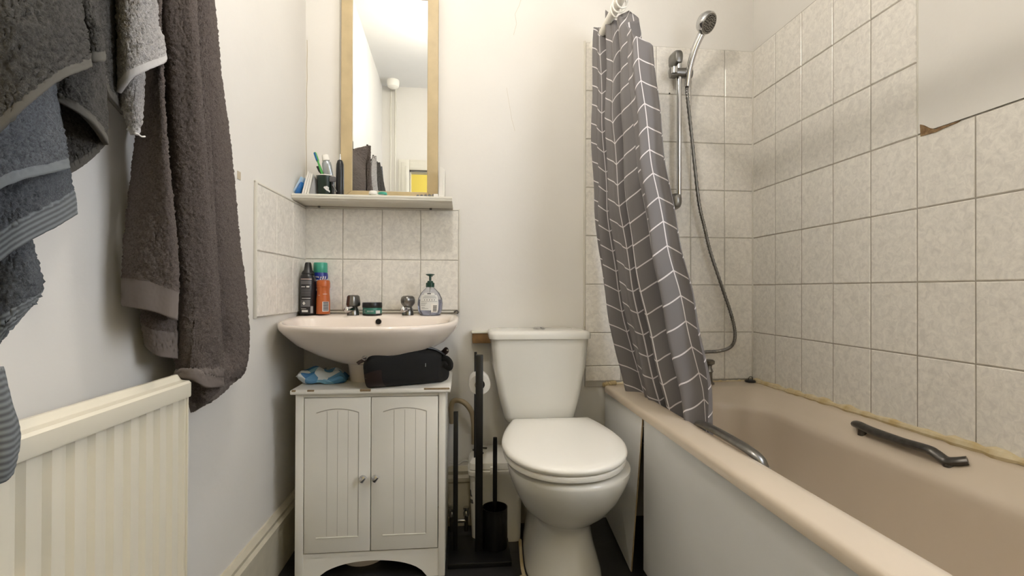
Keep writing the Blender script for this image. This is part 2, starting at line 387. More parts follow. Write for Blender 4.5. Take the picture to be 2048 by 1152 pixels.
# hairline cracks in the plaster
def crack(wall, pts, r=.0009): fin('hairline_crack', TUBE(pts, r, 4), 'old_mark', wall)
random.seed(3)
crack(w_back, [at(u, v, y=0) for u, v in ((1048, -20), (1038, 12), (1030, 28), (1033, 48), (1027, 70))], .0008)
crack(w_back, [Vector((XL+.004+.003*random.random(), -.0005, 1.29+.05*k)) for k in range(14)], .0013)
crack(w_back, [at(u, v, y=0) for u, v in ((1013, 175), (1018, 205), (1024, 240), (1030, 262))], .0006)

# ------------------------------------------------------------------ lamp that lights the room (hangs above the frame)
t = thing('pendant_lamp', 'white globe pendant lamp hanging from the ceiling', 'lamp', (LAMP_POS[0], LAMP_POS[1], ZC))
fin('ceiling_rose', LATHE((LAMP_POS[0], LAMP_POS[1], ZC), [(.05, -.001), (.048, -.012), (.02, -.03), (.004, -.035)]), 'plastic_white', t)
fin('cord', TUBE([(LAMP_POS[0], LAMP_POS[1], ZC-.03), (LAMP_POS[0], LAMP_POS[1], LAMP_POS[2]+.09)], .003, 8), 'wirewhite', t)
fin('lamp_holder', LATHE((LAMP_POS[0], LAMP_POS[1], LAMP_POS[2]+.040), [(.018, 0), (.02, .02), (.012, .05), (.005, .055)]), 'plastic_white', t)
fin('globe', LATHE(LAMP_POS, [(.045*math.sin(PI*k/12), -.045*math.cos(PI*k/12)) for k in range(13)]), 'lamp_glow', t)
t = thing('hall_lamp', 'round lamp on the hallway ceiling beyond the door', 'lamp', (.3, YF-.75, ZC))
fin('diffuser', LATHE((.3, YF-.75, ZC), [(.12, -.001), (.12, -.03), (.09, -.05), (.001, -.058)]), 'hall_glow', t)
fin('base_ring', LATHE((.3, YF-.75, ZC), [(.13, -.0005), (.13, -.02), (.122, -.022), (.122, -.001)]), 'plastic_white', t)

# pull-cord switch on the ceiling, seen in the mirror
px_, py_ = -.525, -2.08
t = thing('ceiling_pull_switch', 'round white pull switch on the ceiling seen in the mirror', 'switch', (px_, py_, ZC))
fin('dome', LATHE((px_, py_, ZC), [(.05, -.001), (.05, -.03), (.044, -.052), (.03, -.062), (.001, -.066)]), 'plastic_white', t)
for dx in (-.030, .008):
    bm = B(px_+dx-.006, px_+dx+.006, YF, YF+.012, .9, ZC-.01, .002); fin('cable_trunking', bm, 'trim', t)

# ------------------------------------------------------------------ bath
BX0, BX1, BYB, BYF, BZT = .578, XR-.009, -.010, -1.70, .56
BC = thing('bathtub', 'beige pink acrylic bathtub along the tiled wall', 'bathtub', (.9, -.85, 0))
def bath_z(zl, zr): return lambda x, y: zl+(zr-zl)*min(1, max(0, (x-.72)/.40))
NB = 10
rings = [rrect(BX0+.012, BX1, BYF, BYB, .02, .533, NB), rrect(BX0, BX1, BYF, BYB, .03, .534, NB), rrect(BX0, BX1, BYF, BYB, .03, .548, NB),
         rrect(BX0+.004, BX1, BYF+.004, BYB, .03, .556, NB), rrect(BX0+.014, BX1, BYF+.01, BYB, .03, bath_z(.560, .566), NB),
         rrect(.655, BX1-.022, -1.62, -.085, .10, bath_z(.560, .563), NB), rrect(.676, BX1-.032, -1.60, -.115, .13, bath_z(.557, .557), NB),
         rrect(.688, 1.150, -1.58, -.150, .15, bath_z(.548, .523), NB), rrect(.695, 1.132, -1.555, -.168, .155, bath_z(.533, .511), NB), rrect(.697, 1.126, -1.55, -.173, .16, bath_z(.526, .504), NB), rrect(.699, 1.122, -1.545, -.176, .16, bath_z(.518, .496), NB),
         rrect(.701, 1.120, -1.54, -.179, .16, bath_z(.505, .483), NB), rrect(.706, 1.114, -1.52, -.188, .16, bath_z(.45, .43), NB), rrect(.722, 1.100, -1.43, -.215, .15, .30, NB),
         rrect(.760, 1.045, -1.37, -.24, .14, .21, NB), rrect(.795, 1.005, -1.30, -.28, .10, .172, NB), rrect(.84, .96, -1.20, -.36, .05, .165, NB)]
fin('tub', LOFT(rings, cap0=False), 'bath', BC, ang=60)
# end rim boards of chipped sealant at the outer corner
def bead_strip(name, pts, r, m, parent, seed=1):
    random.seed(seed); P = spl(pts, 60)
    return fin(name, TUBE(P, [r*random.uniform(.6, 1.5) for _ in P], 8), m, parent)
bead_strip('sealant', [(XR-.012, -.02-.2*k,   .567+.0012*k) for k in range(8)], .0115, 'seal', BC)
bead_strip('sealant', [(.60+.07*k, -.014, .563) for k in range(10)], .006, 'seal', BC, 4)
bead_strip('sealant', [(.575, -.02, .558), (.60, -.03, .566), (.63, -.022, .566)], .008, 'seal', BC, 9)
# grab handles
def grab(P, r, m, lab):
    o = fin('grab_handle', TUBE(spl(P, 36), r, 12, sq=1.5), m, BC); o['label'] = lab; return o
hx = 1.178
g = grab([(hx-.005, -.640, .553), (hx-.012, -.66, .555), (hx-.016, -.70, .553), (hx-.018, -.80, .552), (hx-.018, -.875, .555), (hx-.016, -.895, .550), (hx-.010, -.915, .540), (hx-.004, -.935, .545), (hx+.008, -.950, .552)], .0105, 'bronze', 'tarnished metal grab handle')
for y in (-.668, -.922):
    fin('foot', LOFT([circ((hx-.010, y, .528), .013, 14), circ((hx-.012, y, .545), .010, 14)]), 'bronze', g)
g = grab([(.697, -.60, .545), (.690, -.63, .562), (.685, -.70, .569), (.684, -.80, .570), (.686, -.875, .566), (.694, -.905, .555), (.700, -.915, .535)], .010, 'chrome_old', 'dull chrome grab handle')
for y in (-.60, -.912): fin('foot', LOFT([circ((.712, y, .53), .012, 12, (1, 0, 0)), circ((.694, y, .542), .010, 12, (1, 0, 0))]), 'chrome', g)

# bath front panels
def slab(name, q, th, m, parent=None):              # q: four corners (world), thickened towards +x
    r1 = [Vector(p) for p in q]; r2 = [p+Vector((th, 0, 0)) for p in r1]
    return fin(name, LOFT([r1, r2]), m, parent, smooth=False)
p1 = slab('bath_end_panel', [(.586, -.012, .02), (.562, -.398, .005), (.588, -.432, .530), (.588, -.012, .531)], .004, 'panel')
tag(p1, 'short loose white bath panel beside the toilet', 'bath panel'); settle(p1)
e = fin('chipboard_edge', LOFT([[Vector(p) for p in ((.5621, -.3985, .005), (.566, -.400, .005), (.592, -.434, .530), (.5881, -.4325, .530))], [Vector(p) for p in ((.5621, -.394, .005), (.566, -.394, .005), (.592, -.428, .530), (.5881, -.428, .530))]]), 'chip', p1, smooth=False)
p2 = slab('bath_side_panel', [(.604, -.404, .012), (.604, -1.70, .012), (.592, -1.70, .531), (.592, -.437, .531)], .004, 'panel')
tag(p2, 'long grey-white bath side panel', 'bath panel'); settle(p2)
fin('edge_strip', LOFT([[Vector((.5915, -.437, .526)), Vector((.5915, -1.70, .526)), Vector((.5915, -1.70, .531)), Vector((.5915, -.437, .531))], [Vector((.589, -.437, .526)), Vector((.589, -1.70, .526)), Vector((.589, -1.70, .531)), Vector((.589, -.437, .531))]]), 'seal_white', p2, smooth=False)
# dark frame timber inside the gap
fr = fin('bath_frame_leg', B(.66, .70, -.60, -.56, 0, .5, .003), 'batten'); tag(fr, 'timber leg under the bath behind the gap between panels', 'bath frame'); settle(fr)

# bath taps with hose union
TP = thing('bath_mixer_tap', 'chrome bath mixer tap half hidden behind the shower curtain', 'tap', (.93, -.055, .56))
for x in (.85, 1.018):
    fin('pillar', LATHE((x, -.055, .561), [(.022, 0), (.022, .008), (.014, .014), (.014, .05)]), 'chrome_old', TP)
    h = fin('tap_head', LATHE((x, -.055, .611), [(.015, 0), (.018, .005), (.012, .02), (.013, .03), (.023, .036), (.024, .048), (.016, .054), (.001, .055)]), 'chrome_old', TP)
fin('mixer_body', TUBE([(.85, -.055, .598), (1.018, -.055, .598)], .015, 14), 'chrome_old', TP)
fin('spout', TUBE(spl([(.93, -.055, .60), (.93, -.09, .62), (.93, -.14, .615), (.93, -.16, .59)], 20), .013, 12), 'chrome_old', TP)
# plug at the corner
t = thing('bath_plug', 'small dark plug lying in the bath corner', 'plug', (1.21, -.035, .566))
fin('disc', LATHE((1.212, -.04, .566), [(.022, 0), (.024, .003), (.018, .008), (.001, .009)]), 'black_plastic', t)
fin('ring', TUBE([Vector((1.212+.009*math.cos(a), -.04, .579+.009*math.sin(a))) for a in np.linspace(0, 2*PI, 17)], .0018, 6), 'chrome_old', t)

# ------------------------------------------------------------------ shower riser, handset, hose
RX, RYY = .888, -.052
t = thing('shower_riser_rail', 'chrome shower riser rail fixed to the tiles', 'shower rail', (RX, 0, 1.31))
fin('rail', TUBE([(RX, RYY, 1.325), (RX, RYY, 1.935)], .0105, 16), 'chrome', t)
for z, s, lab in ((1.922, 1, 'top'), (1.325, -1, 'bottom')):
    rings = []
    for y, w, h in ((-.0085, .021, .034), (-.03, .021, .034), (-.055, .02, .031), (-.068, .015, .024), (-.073, .006, .01)):
        rings.append([Vector((RX-.006 if s > 0 else RX-.010, y, z)) + Vector((w*math.copysign(abs(math.cos(a))**.7, math.cos(a)), 0, h*math.copysign(abs(math.sin(a))**.7, math.sin(a)))) for a in np.linspace(0, 2*PI, 25)[:-1]])
    fin('wall_bracket', LOFT(rings), 'chrome_old', t)
sl = fin('slider', LOFT([[Vector((x, RYY-.002, 1.858)) + Vector((0, w*math.cos(a), h*math.sin(a))) for a in np.linspace(0, 2*PI, 21)[:-1]] for x, w, h in ((RX-.043, .008, .012), (RX-.040, .017, .024), (RX-.018, .019, .025), (RX-.012, .02, .02), (RX+.02, .02, .021), (RX+.047, .019, .026), (RX+.055, .012, .018))]), 'chrome_old', t)
fin('locking_knob', LATHE((RX-.03, RYY-.022, 1.858), [(.012, -.012), (.012, .012)]), 'chrome', sl)
fin('screw_hole', LOFT([circ((RX-.022, -.009, 1.79), .0035, 10, (0, 1, 0)), circ((RX-.022, -.0075, 1.79), .0035, 10, (0, 1, 0))]), 'black', t)

H = thing('shower_handset', 'round chrome shower head with its hose', 'shower head', (RX+.03, RYY, 1.83))
hp = spl([(RX+.030, -.062, 1.80), (RX+.032, -.075, 1.86), (RX+.042, -.100, 1.93), (RX+.060, -.122, 1.985), (RX+.075, -.132, 2.008)], 24)
fin('handle', TUBE(hp, [.011+.005*i/23 for i in range(24)], 16), 'chrome', H)
hc = Vector((.958, -.150, 2.018)); ax = Vector((.42, -.62, -.50)).normalized()
def along(c, prof, n=32):
    return LOFT([circ(c+ax*h, r, n, ax) for r, h in prof])
hd = fin('head', along(hc, [(.02, -.03), (.036, -.022), (.043, -.008), (.0435, .006), (.040, .012)]), 'chrome', H)
fp = fin('spray_plate', along(hc, [(.038, .011), (.037, .0135), (.001, .0145)]), 'chrome_old', H)
bm = bmesh.new(); e1 = ax.orthogonal().normalized(); e2 = ax.cross(e1)
for r, n in ((.012, 8), (.021, 14), (.030, 20)):
    for k in range(n):
        c = hc+ax*.0142+(e1*math.cos(2*PI*k/n)+e2*math.sin(2*PI*k/n))*r
        loft(bm, [circ(c, .0019, 6, ax), circ(c+ax*.002, .0014, 6, ax)])
o = fin('nozzles', bm, 'black_plastic', fp); o['kind'] = 'stuff'
hz = [(RX+.030, -.062, 1.80), (RX+.031, -.060, 1.77)]+[tuple(at(u, v, y=-.046)) for u, v in ((1384, 280), (1397, 400), (1409, 455), (1421, 505), (1446, 580), (1464, 635), (1470, 672), (1462, 693), (1440, 702), (1412, 704))]
hz += [(.96, -.055, .69), (.93, -.06, .64), (.93, -.055, .61)]
HP = spl(hz, 420)
hose = fin('hose', TUBE(HP, [.0068+.0011*math.sin(i*1.9) for i in range(len(HP))], 10), 'chrome_old', H, ang=80)

# ------------------------------------------------------------------ curtain rod and curtain
RODX, RODZ = .545, 1.975
t = thing('curtain_rod', 'white shower curtain rod running out from the tiled wall', 'curtain rod', (RODX, -1, RODZ))
fin('rod', TUBE([(RODX, -.012, RODZ), (RODX, YF, RODZ+.03)], .0165, 16), 'plastic_white', t)
fin('wall_flange', LOFT([circ((RODX, -.001, RODZ), .028, 20, (0, 1, 0)), circ((RODX, -.012, RODZ), .026, 20, (0, 1, 0)), circ((RODX, -.03, RODZ), .016, 20, (0, 1, 0))]), 'plastic_white', t)

def curtain_mat():
    m = mat('chevron_curtain', '6f6b6e', .6); nt = m.node_tree; b = nt.nodes['Principled BSDF']; L = nt.links.new
    def mt(op, a, c=None, **k):
        n = nt.nodes.new('ShaderNodeMath'); n.operation = op
        for i, x in enumerate((a, c)):
            if x is None: continue
            if isinstance(x, (int, float)): n.inputs[i].default_value = x
            else: L(x, n.inputs[i])
        return n.outputs[0]
    uv = nt.nodes.new('ShaderNodeUVMap'); s = nt.nodes.new('ShaderNodeSeparateXYZ'); L(uv.outputs[0], s.inputs[0])
    P, Q, lw = .108, .078, .0042
    cu = mt('DIVIDE', s.outputs['X'], P)
    tri = mt('PINGPONG', cu, 1.0)                       # 0..1..0 across two columns
    v = mt('ADD', s.outputs['Y'], mt('MULTIPLY', tri, P*.62))
    fv = mt('PINGPONG', v, Q/2); d1 = mt('LESS_THAN', fv, lw*.55)
    fu = mt('PINGPONG', s.outputs['X'], P/2)
    d2 = mt('LESS_THAN', fu, lw*.42)
    ln = mt('MAXIMUM', d1, d2)
    mx = nt.nodes.new('ShaderNodeMix'); mx.data_type = 'RGBA'; L(ln, mx.inputs['Factor'])
    mx.inputs[6].default_value = lin('6f6b6a'); mx.inputs[7].default_value = lin('d8d3d2'); L(mx.outputs[2], b.inputs['Base Color'])
    b.inputs['Subsurface Weight'].default_value = 0
    return m
M['curtain'] = curtain_mat()
vk = [-20, 60, 170, 250, 330, 420, 500, 570, 640, 710, 780, 870, 960]
lk = [1201, 1200, 1199, 1199, 1200, 1202, 1209, 1217, 1229, 1243, 1263, 1292, 1316]
rk = [1269, 1284, 1295, 1302, 1313, 1329, 1345, 1361, 1374, 1390, 1402, 1411, 1414]
NF, NT = 340, 150
ftop = ([0, .10, .24, .31, .40, .50, .60, .68, .85, 1.0], [57, 57, 54, 22, 40, 48, 36, 20, 60, 92])
ff = np.linspace(0, 1, NF); GC = np.zeros((NT, NF, 3))
def fold(f, v):
    k = (v-50)/900
    a = .029+.012*math.sin(PI*min(1, max(0, k)))
    ph = 2*PI*(3.75*f+.12*k)+.3
    return a*(math.sin(ph)+.28*math.sin(2*ph+1.1+1.3*k)+.18*math.sin(2.7*ph+2*k))
for j in range(NF):
    f = ff[j]; vt = np.interp(f, *ftop)
    for i in range(NT):
        v = vt+(955-vt)*i/(NT-1); k = (v-50)/900
        u = np.interp(v, vk, lk)*(1-f)+np.interp(v, vk, rk)*f
        yl = -.06-.07*k; yr = -.46-.21*k
        p = at(u, v, y=yl+(yr-yl)*f)
        n = Vector((-.98, -.2, 0)); wob = .004*math.sin(17*f+9*k)+.003*math.sin(31*k+5*f)
        GC[i, j] = p + n*(fold(f, v)+wob)
seg = np.linalg.norm(np.diff(GC[NT//2], axis=0), axis=1); su = np.concatenate([[0], np.cumsum(seg)])
UVc = np.zeros((NT, NF, 2)); UVc[:, :, 0] = su[None, :]+.02; UVc[:, :, 1] = GC[:, :, 2]
CU = thing('shower_curtain', 'grey shower curtain with white chevron lines gathered by the wall', 'curtain', (.6, -.3, .56))
o = fin_me('cloth', grid_me('cloth', GC, UVc), 'curtain', CU, ang=180)
md = o.modifiers.new('thickness', 'SOLIDIFY'); md.thickness = .0012
for y, tilt in ((-.035, .1), (-.285, .3), (-.318, -.25), (-.345, .2)):
    P = [Vector((RODX+.023*math.cos(a), y+tilt*.02*math.cos(a), RODZ-.008+.029*math.sin(a))) for a in np.linspace(0, 2*PI, 25)]
    fin('curtain_ring', TUBE(P, .0028, 8), 'plastic_white', CU)

# ------------------------------------------------------------------ toilet
TX = .300
W = thing('toilet', 'white close-coupled toilet with its lid down', 'toilet', (TX, -.35, 0))
def dring(z, hw, yb, yf, hb, dz=0, n=48):             # D plan: back half-width hb at yb, widest hw, round front at yf
    out = []; ym = yb+(yf-yb)*.50
    m = n//2
    for i in range(m+1):                               # front half ellipse from +x to -x
        a = PI*i/m; out.append(Vector((TX+hw*math.copysign(abs(math.cos(a))**.92, math.cos(a)), ym+(yf-ym)*math.sin(a)**.95 if math.sin(a) > 1e-6 else ym, z)))
    k = n//4
    for i in range(1, k+1):
        f = i/k; out.append(Vector((TX-(hw+(hb-hw)*(f**1.7)), ym+(yb-ym)*f, z)))
    for i in range(k, 0, -1):
        f = i/k; out.append(Vector((TX+(hw+(hb-hw)*(f**1.7)), ym+(yb-ym)*f, z)))
    for p in out: p.z += dz*(p.y-yf)/(yb-yf)
    return out
LX = .012
def sh(r, dx=0): return [p+Vector((dx+(p.y+.42)*.015, 0, 0)) for p in r]
fin('pan', LOFT([sh(r, .040) for r in (dring(.0, .128, -.13, -.525, .115), dring(.02, .126, -.13, -.520, .114), dring(.10, .104, -.13, -.488, .10), dring(.17, .092, -.14, -.478, .10),
     dring(.198, .100, -.15, -.490, .105), dring(.215, .118, -.16, -.515, .11), dring(.25, .146, -.18, -.560, .12), dring(.30, .170, -.19, -.605, .13), dring(.35, .189, -.2, -.632, .14), dring(.382, .197, -.2, -.645, .15), dring(.393, .196, -.2, -.643, .15), dring(.398, .188, -.205, -.635, .145), dring(.401, .16, -.22, -.60, .13))]), 'ceramic', W, ang=50)
def lidring(z, ins): return sh(dring(z, .199-ins, -.195-ins, -.652+ins, .145-ins, .026), .024)
fin('seat', LOFT([lidring(.407, .010), lidring(.409, .004), lidring(.416, .002), lidring(.423, .003), lidring(.426, .008)]), 'plastic_white', W, ang=40)
fin('seat_lid', LOFT([lidring(.427, .008), lidring(.429, .002), lidring(.437, -.002), lidring(.444, .000), lidring(.449, .008), lidring(.4515, .03), lidring(.4525, .07)]), 'plastic_white', W, ang=50)
for dx in (-.07, .09): fin('hinge', TUBE([(TX+dx, -.192, .449), (TX+dx+.04, -.192, .449)], .009, 12), 'plastic_white', W)
CXc = .287
def cist(z, hw, yf, yb=-.012, r=.03): return rrect(CXc-hw, CXc+hw, yf, yb, r, z, 6)
fin('cistern', LOFT([cist(.445, .116, -.165), cist(.455, .127, -.180), cist(.475, .136, -.188), cist(.56, .157, -.193), cist(.66, .175, -.198), cist(.768, .185, -.20)]), 'ceramic', W, ang=50)
ld = fin('cistern_lid', LOFT([cist(.768, .184, -.199), cist(.769, .192, -.208), cist(.785, .193, -.209), cist(.793, .190, -.206), cist(.797, .182, -.198, r=.028), cist(.799, .15, -.17, r=.02)]), 'ceramic', W, ang=50)
fin('flush_button', LATHE((CXc+.006, -.105, .7985), [(.024, 0), (.024, .005), (.020, .009), (.001, .010)]), 'chrome', ld)
fin('floor_screw_cover', LATHE((TX-.105, -.42, .01), [(.014, 0), (.013, .01), (.001, .014)]), 'seal', W)

# wooden batten with painted ledge behind the cistern
t = thing('wall_batten', 'raw wooden batten fixed to the wall behind the cistern', 'batten', (.25, -.02, .735))
fin('timber', B(.034, .50, -.045, 0, .738, .778, .002), 'batten', t)
fin('painted_ledge', B(.031, .50, -.050, 0, .778, .786, .002), 'trim', t)

# ------------------------------------------------------------------ vanity cabinet under the basin
cx0, cx1, cyf, cyb, cz = -.541, -.060, -.357, -.045, .612
K = thing('vanity_cabinet', 'white two-door cabinet under the basin', 'cabinet', ((cx0+cx1)/2, -.2, 0))
fin('side_panel', B(cx0, cx0+.026, cyf, cyb, 0, cz, .002), 'cab', K); fin('side_panel', B(cx1-.022, cx1, cyf, cyb, 0, cz, .002), 'cab', K)
fin('back_panel', B(cx0+.026, cx1-.022, cyb-.01, cyb, .1, cz), 'cab', K, smooth=False)
fin('bottom_shelf', B(cx0+.026, cx1-.022, cyf+.004, cyb-.01, .078, .092), 'cab', K, smooth=False)
fin('top_rail', B(cx0+.026, cx1-.022, cyf+.002, cyf+.02, cz-.012, cz), 'cab', K)
# arched plinth
n = 24; xa, xb = cx0+.026, cx1-.022
lo = []; hi = []
for i in range(n+1):
    x = xa+(xb-xa)*i/n; f = (i/n-.5)*2; lo.append((x, .0 if abs(f) > .80 else .062*math.sqrt(max(0, 1-(f/.80)**2)))); hi.append((x, .079))
rings = [[Vector((x, cyf+.004, z)) for x, z in lo]+[Vector((x, cyf+.004, z)) for x, z in reversed(hi)], [Vector((x, cyf+.018, z)) for x, z in lo]+[Vector((x, cyf+.018, z)) for x, z in reversed(hi)]]
bm = bmesh.new()
for i in range(n):
    for ys in ((cyf+.004,), ):
        a = [Vector((lo[i][0], cyf+.004, lo[i][1])), Vector((lo[i+1][0], cyf+.004, lo[i+1][1])), Vector((hi[i+1][0], cyf+.004, hi[i+1][1])), Vector((hi[i][0], cyf+.004, hi[i][1]))]
        loft(bm, [a, [p+Vector((0, .014, 0)) for p in a]])
bmesh.ops.remove_doubles(bm, verts=bm.verts[:], dist=1e-5)
fin('arched_plinth', bm, 'cab', K, smooth=False)
tp = fin('cabinet_top', B(cx0-.013, cx1+.017, cyf-.016, cyb, cz, cz+.016, .005, 3), 'cab', K)
for a, b in ((-.548, -.535), (-.500, -.478), (-.130, -.046)):
    fin('worn_edge', B(a, b, cyf-.0168, cyf-.012, cz+.010, cz+.0165, .002), 'chip', tp)
fin('worn_edge', B(-.335, -.300, cyf-.0168, cyf-.013, cz+.008, cz+.0163, .002), 'chip', tp)
# doors with arched recessed panel and beading
mid = -.302
def door(x0, x1, knob_x):
    d = fin('door', B(x0, x1, cyf-.001, cyf+.016, .096, cz-.014, .002), 'cab', K)
    px0, px1, pz0, pz1 = x0+.038, x1-.038, .145, cz-.062
    N = 16; arc = [(px0+(px1-px0)*i/N, pz1+.012*(1-((i/N-.5)*2)**2)) for i in range(N+1)]
    def strip(pts, r): return TUBE([Vector((x, cyf-.0012, z)) for x, z in pts], r, 6)
    fin('panel_moulding', strip(arc, .0014), 'grout_light', d)
    fin('panel_moulding', strip([(px1, pz0), (px1, pz1)], .0013), 'grout_light', d)
    fin('panel_moulding', strip([(px0+.0, pz0), (px1, pz0)], .0018), 'trim', d)
    for k in (1, 2, 3):
        xx = px0+(px1-px0)*k/4; fin('bead_line', strip([(xx, pz0+.004), (xx, pz1+.006)], .0006), 'grout_light', d)
    kz = .338
    fin('knob', LOFT([circ((knob_x, cyf-.001, kz), .004, 12, (0, 1, 0)), circ((knob_x, cyf-.010, kz), .005, 16, (0, 1, 0)), circ((knob_x, cyf-.014, kz), .011, 16, (0, 1, 0)), circ((knob_x, cyf-.020, kz), .0135, 16, (0, 1, 0)), circ((knob_x, cyf-.027, kz), .010, 16, (0, 1, 0)), circ((knob_x, cyf-.031, kz), .001, 16, (0, 1, 0))]), 'chrome', d)
door(cx0+.0285, mid-.0012, mid-.021); door(mid+.0012, cx1-.0245, mid+.019)

# ------------------------------------------------------------------ basin on pedestal
SB = thing('washbasin', 'pale pink pedestal washbasin with two chrome taps', 'basin', (-.325, -.22, 0))
bcx = -.3245
def oval(z, hw, yb, yf, n=64, p=.80, zb=None):        # back edge straight, front elliptical
    out = []
    ym = yb+(yf-yb)*.36
    for i in range(n):
        a = 2*PI*i/n; c, s = math.cos(a), math.sin(a)
        x = bcx+hw*math.copysign(abs(c)**(p if s > 0 else .50), c)
        y = ym-(ym-yf)*abs(s)**p if s > 0 else ym+(yb-ym)*abs(s)**.45
        zz = z if zb is None else z+(zb-z)*max(0, (y-yf)/(yb-yf))**1.6
        out.append(Vector((x, y, zz)))
    return out
rings = [oval(.695, .085, -.05, -.30), oval(.705, .13, -.02, -.345), oval(.73, .195, -.012, -.385), oval(.765, .255, -.012, -.432), oval(.800, .290, -.012, -.470, zb=.81), oval(.818, .303, -.010, -.487, zb=.83), oval(.830, .305, -.010, -.490, zb=.85),
         oval(.837, .301, -.010, -.486, zb=.857), oval(.838, .293, -.012, -.478, zb=.858)]
inner = [oval(.836, .278, -.125, -.463, zb=.851), oval(.828, .270, -.130, -.455, zb=.843), oval(.79, .245, -.140, -.43), oval(.74, .18, -.16, -.37), oval(.715, .10, -.20, -.31), oval(.71, .02, -.24, -.27)]
fin('bowl', LOFT(rings+inner), 'basin', SB, ang=55)
fin('pedestal', LOFT([[Vector((-.352+s*math.cos(a), -.20+s*1.0*math.sin(a), z)) for a in np.linspace(0, 2*PI, 33)[:-1]] for z, s in ((0, .075), (.3, .055), (.60, .050), (.68, .058), (.70, .064))]), 'basin', SB, ang=50)
fin('overflow_hole', LOFT([circ((-.318, -.1335, .832), .011, 16, (0, 1, 0)), circ((-.318, -.139, .832), .010, 16, (0, 1, 0))]), 'black', SB)
def tap(x, rot):
    g_ = fin('tap', LOFT([circ((x, -.085, .853), .0225, 18), circ((x, -.085, .868), .022, 18), circ((x, -.083, .876), .019, 18), circ((x, -.083, .887), .015, 18)]), 'chrome_old', SB)
    fin('spout', LOFT([circ((x, -.085, .875), .015, 14, (0, 1, .1)), circ((x-.006, -.112, .878), .0125, 14, (0, 1, .1)), circ((x-.012, -.136, .876), .0105, 14, (0, 1, .1)), circ((x-.014, -.142, .872), .006, 14, (0, 1, .1))]), 'chrome', g_)
    prof = [(.015, .885), (.0235, .889), (.0250, .896), (.0225, .920), (.0215, .926), (.017, .930), (.001, .931)] if rot == 0 else [(.015, .885), (.018, .889), (.0255, .900), (.0265, .912), (.024, .922), (.017, .928), (.001, .929)]
    n_ = 32
    bm_ = LOFT([[Vector((x+r*(1+.07*math.cos(4*(2*PI*i/n_)+rot))*math.cos(2*PI*i/n_), -.083+r*(1+.07*math.cos(4*(2*PI*i/n_)+rot))*math.sin(2*PI*i/n_), z)) for i in range(n_)] for r, z in prof])
    fin('tap_handle', bm_, 'chrome_old', g_)
tap(-.421, 0); tap(-.216, .7)
fin('sealant', TUBE(spl([(-.62, -.012, .862), (-.4, -.012, .862), (-.2, -.012, .862), (-.025, -.012, .862)], 30), .0035, 8), 'seal_white', SB)

# ------------------------------------------------------------------ shelf and mirror
SZT, SYF = 1.302, -.150
t = thing('wall_shelf', 'white moulded wooden shelf under the mirror', 'shelf', (-.33, -.07, SZT))
prof = [(0, SZT-.022), (-.134, SZT-.022), (-.138, SZT-.019), (-.146, SZT-.018), (SYF, SZT-.015), (SYF, SZT-.009), (SYF-.002, SZT-.008), (SYF-.002, SZT-.002), (SYF+.001, SZT), (0, SZT)]
fin('board', LOFT([[Vector((x, y, z)) for y, z in prof] for x in (XL+.001, -.046)]), 'trim', t, ang=20)
for x in (-.57, -.135): fin('bracket_screw', LATHE((x, -.014, SZT-.028), [(.005, 0), (.005, .006)]), 'bronze', t)
fin('wall_gap', B(XL+.001, -.046, -.012, -.004, SZT-.025, SZT-.022), 'grout', t, smooth=False)

MX0, MX1, MZ0, MZ1, BW = -.484, -.106, SZT, 2.16, .043
MR = thing('wall_mirror', 'tall mirror in a pale wooden frame standing on the shelf', 'mirror', (MX0, -.026, MZ0))
MR.rotation_euler = (0, 0, .0)
def bar(q):                                            # mitred frame piece: four (x, z) corners
    r1 = [Vector((x, -.028, z)) for x, z in q]; r2 = [Vector((x, -.006, z)) for x, z in q]
    bm = LOFT([r1, r2]); bmesh.ops.bevel(bm, geom=bm.edges[:], offset=.0015, segments=1, affect='EDGES'); return bm
i0, i1, j0, j1 = MX0+BW, MX1-BW, MZ0+BW-.004, MZ1-BW; gp = .0004
fin('frame_rail', bar([(MX0+gp, MZ0), (MX1-gp, MZ0), (i1-gp, j0), (i0+gp, j0)]), 'wood', MR)
fin('frame_rail', bar([(MX0+gp, MZ1), (MX1-gp, MZ1), (i1-gp, j1), (i0+gp, j1)]), 'wood', MR)
fin('frame_stile', bar([(MX0, MZ0+gp), (i0, j0+gp), (i0, j1-gp), (MX0, MZ1-gp)]), 'wood', MR)
fin('frame_stile', bar([(MX1, MZ0+gp), (i1, j0+gp), (i1, j1-gp), (MX1, MZ1-gp)]), 'wood', MR)
fin('glass', B(i0-.006, i1+.006, -.020, -.014, j0-.006, j1+.006), 'mirror', MR, smooth=False)
fin('backing_board', B(MX0+.005, MX1-.005, -.008, -.0005, MZ0+.005, MZ1-.005), 'print_dark', MR, smooth=False)
MR.rotation_euler = (0, 0, .014); MR.location.y -= .006

# ------------------------------------------------------------------ things on the shelf
zt = SZT+.0005
t = thing('toothbrush_cup', 'dark green cup holding toothbrushes on the shelf', 'cup', (-.527, -.085, zt))
cx, cy = -.527, -.085
fin('cup_body', LATHE((cx, cy, zt), [(.024, 0), (.025, .002), (.0305, .078), (.029, .078), (.0245, .006), (.001, .005)]), 'green_cup', t)
fin('rim', TUBE([Vector((cx+.0308*math.cos(a), cy+.0308*math.sin(a), zt+.079)) for a in np.linspace(0, 2*PI, 33)], .002, 8), 'paper', t)
bm = bmesh.new()
for a0, z0, dz in ((.05, .030, .006), (.2, .026, .012), (.35, .034, .004), (.5, .022, .006)):
    R_ = .0283
    vsq = [bm.verts.new((cx+(R_)*math.sin(a), cy-(R_)*math.cos(a), zt+z)) for a, z in ((a0, z0), (a0+.35, z0-.008), (a0+.42, z0-.002), (a0+.12, z0+dz))]
    bm.faces.new(vsq)
fin('leaf_motif', bm, 'print_white', t, smooth=False)
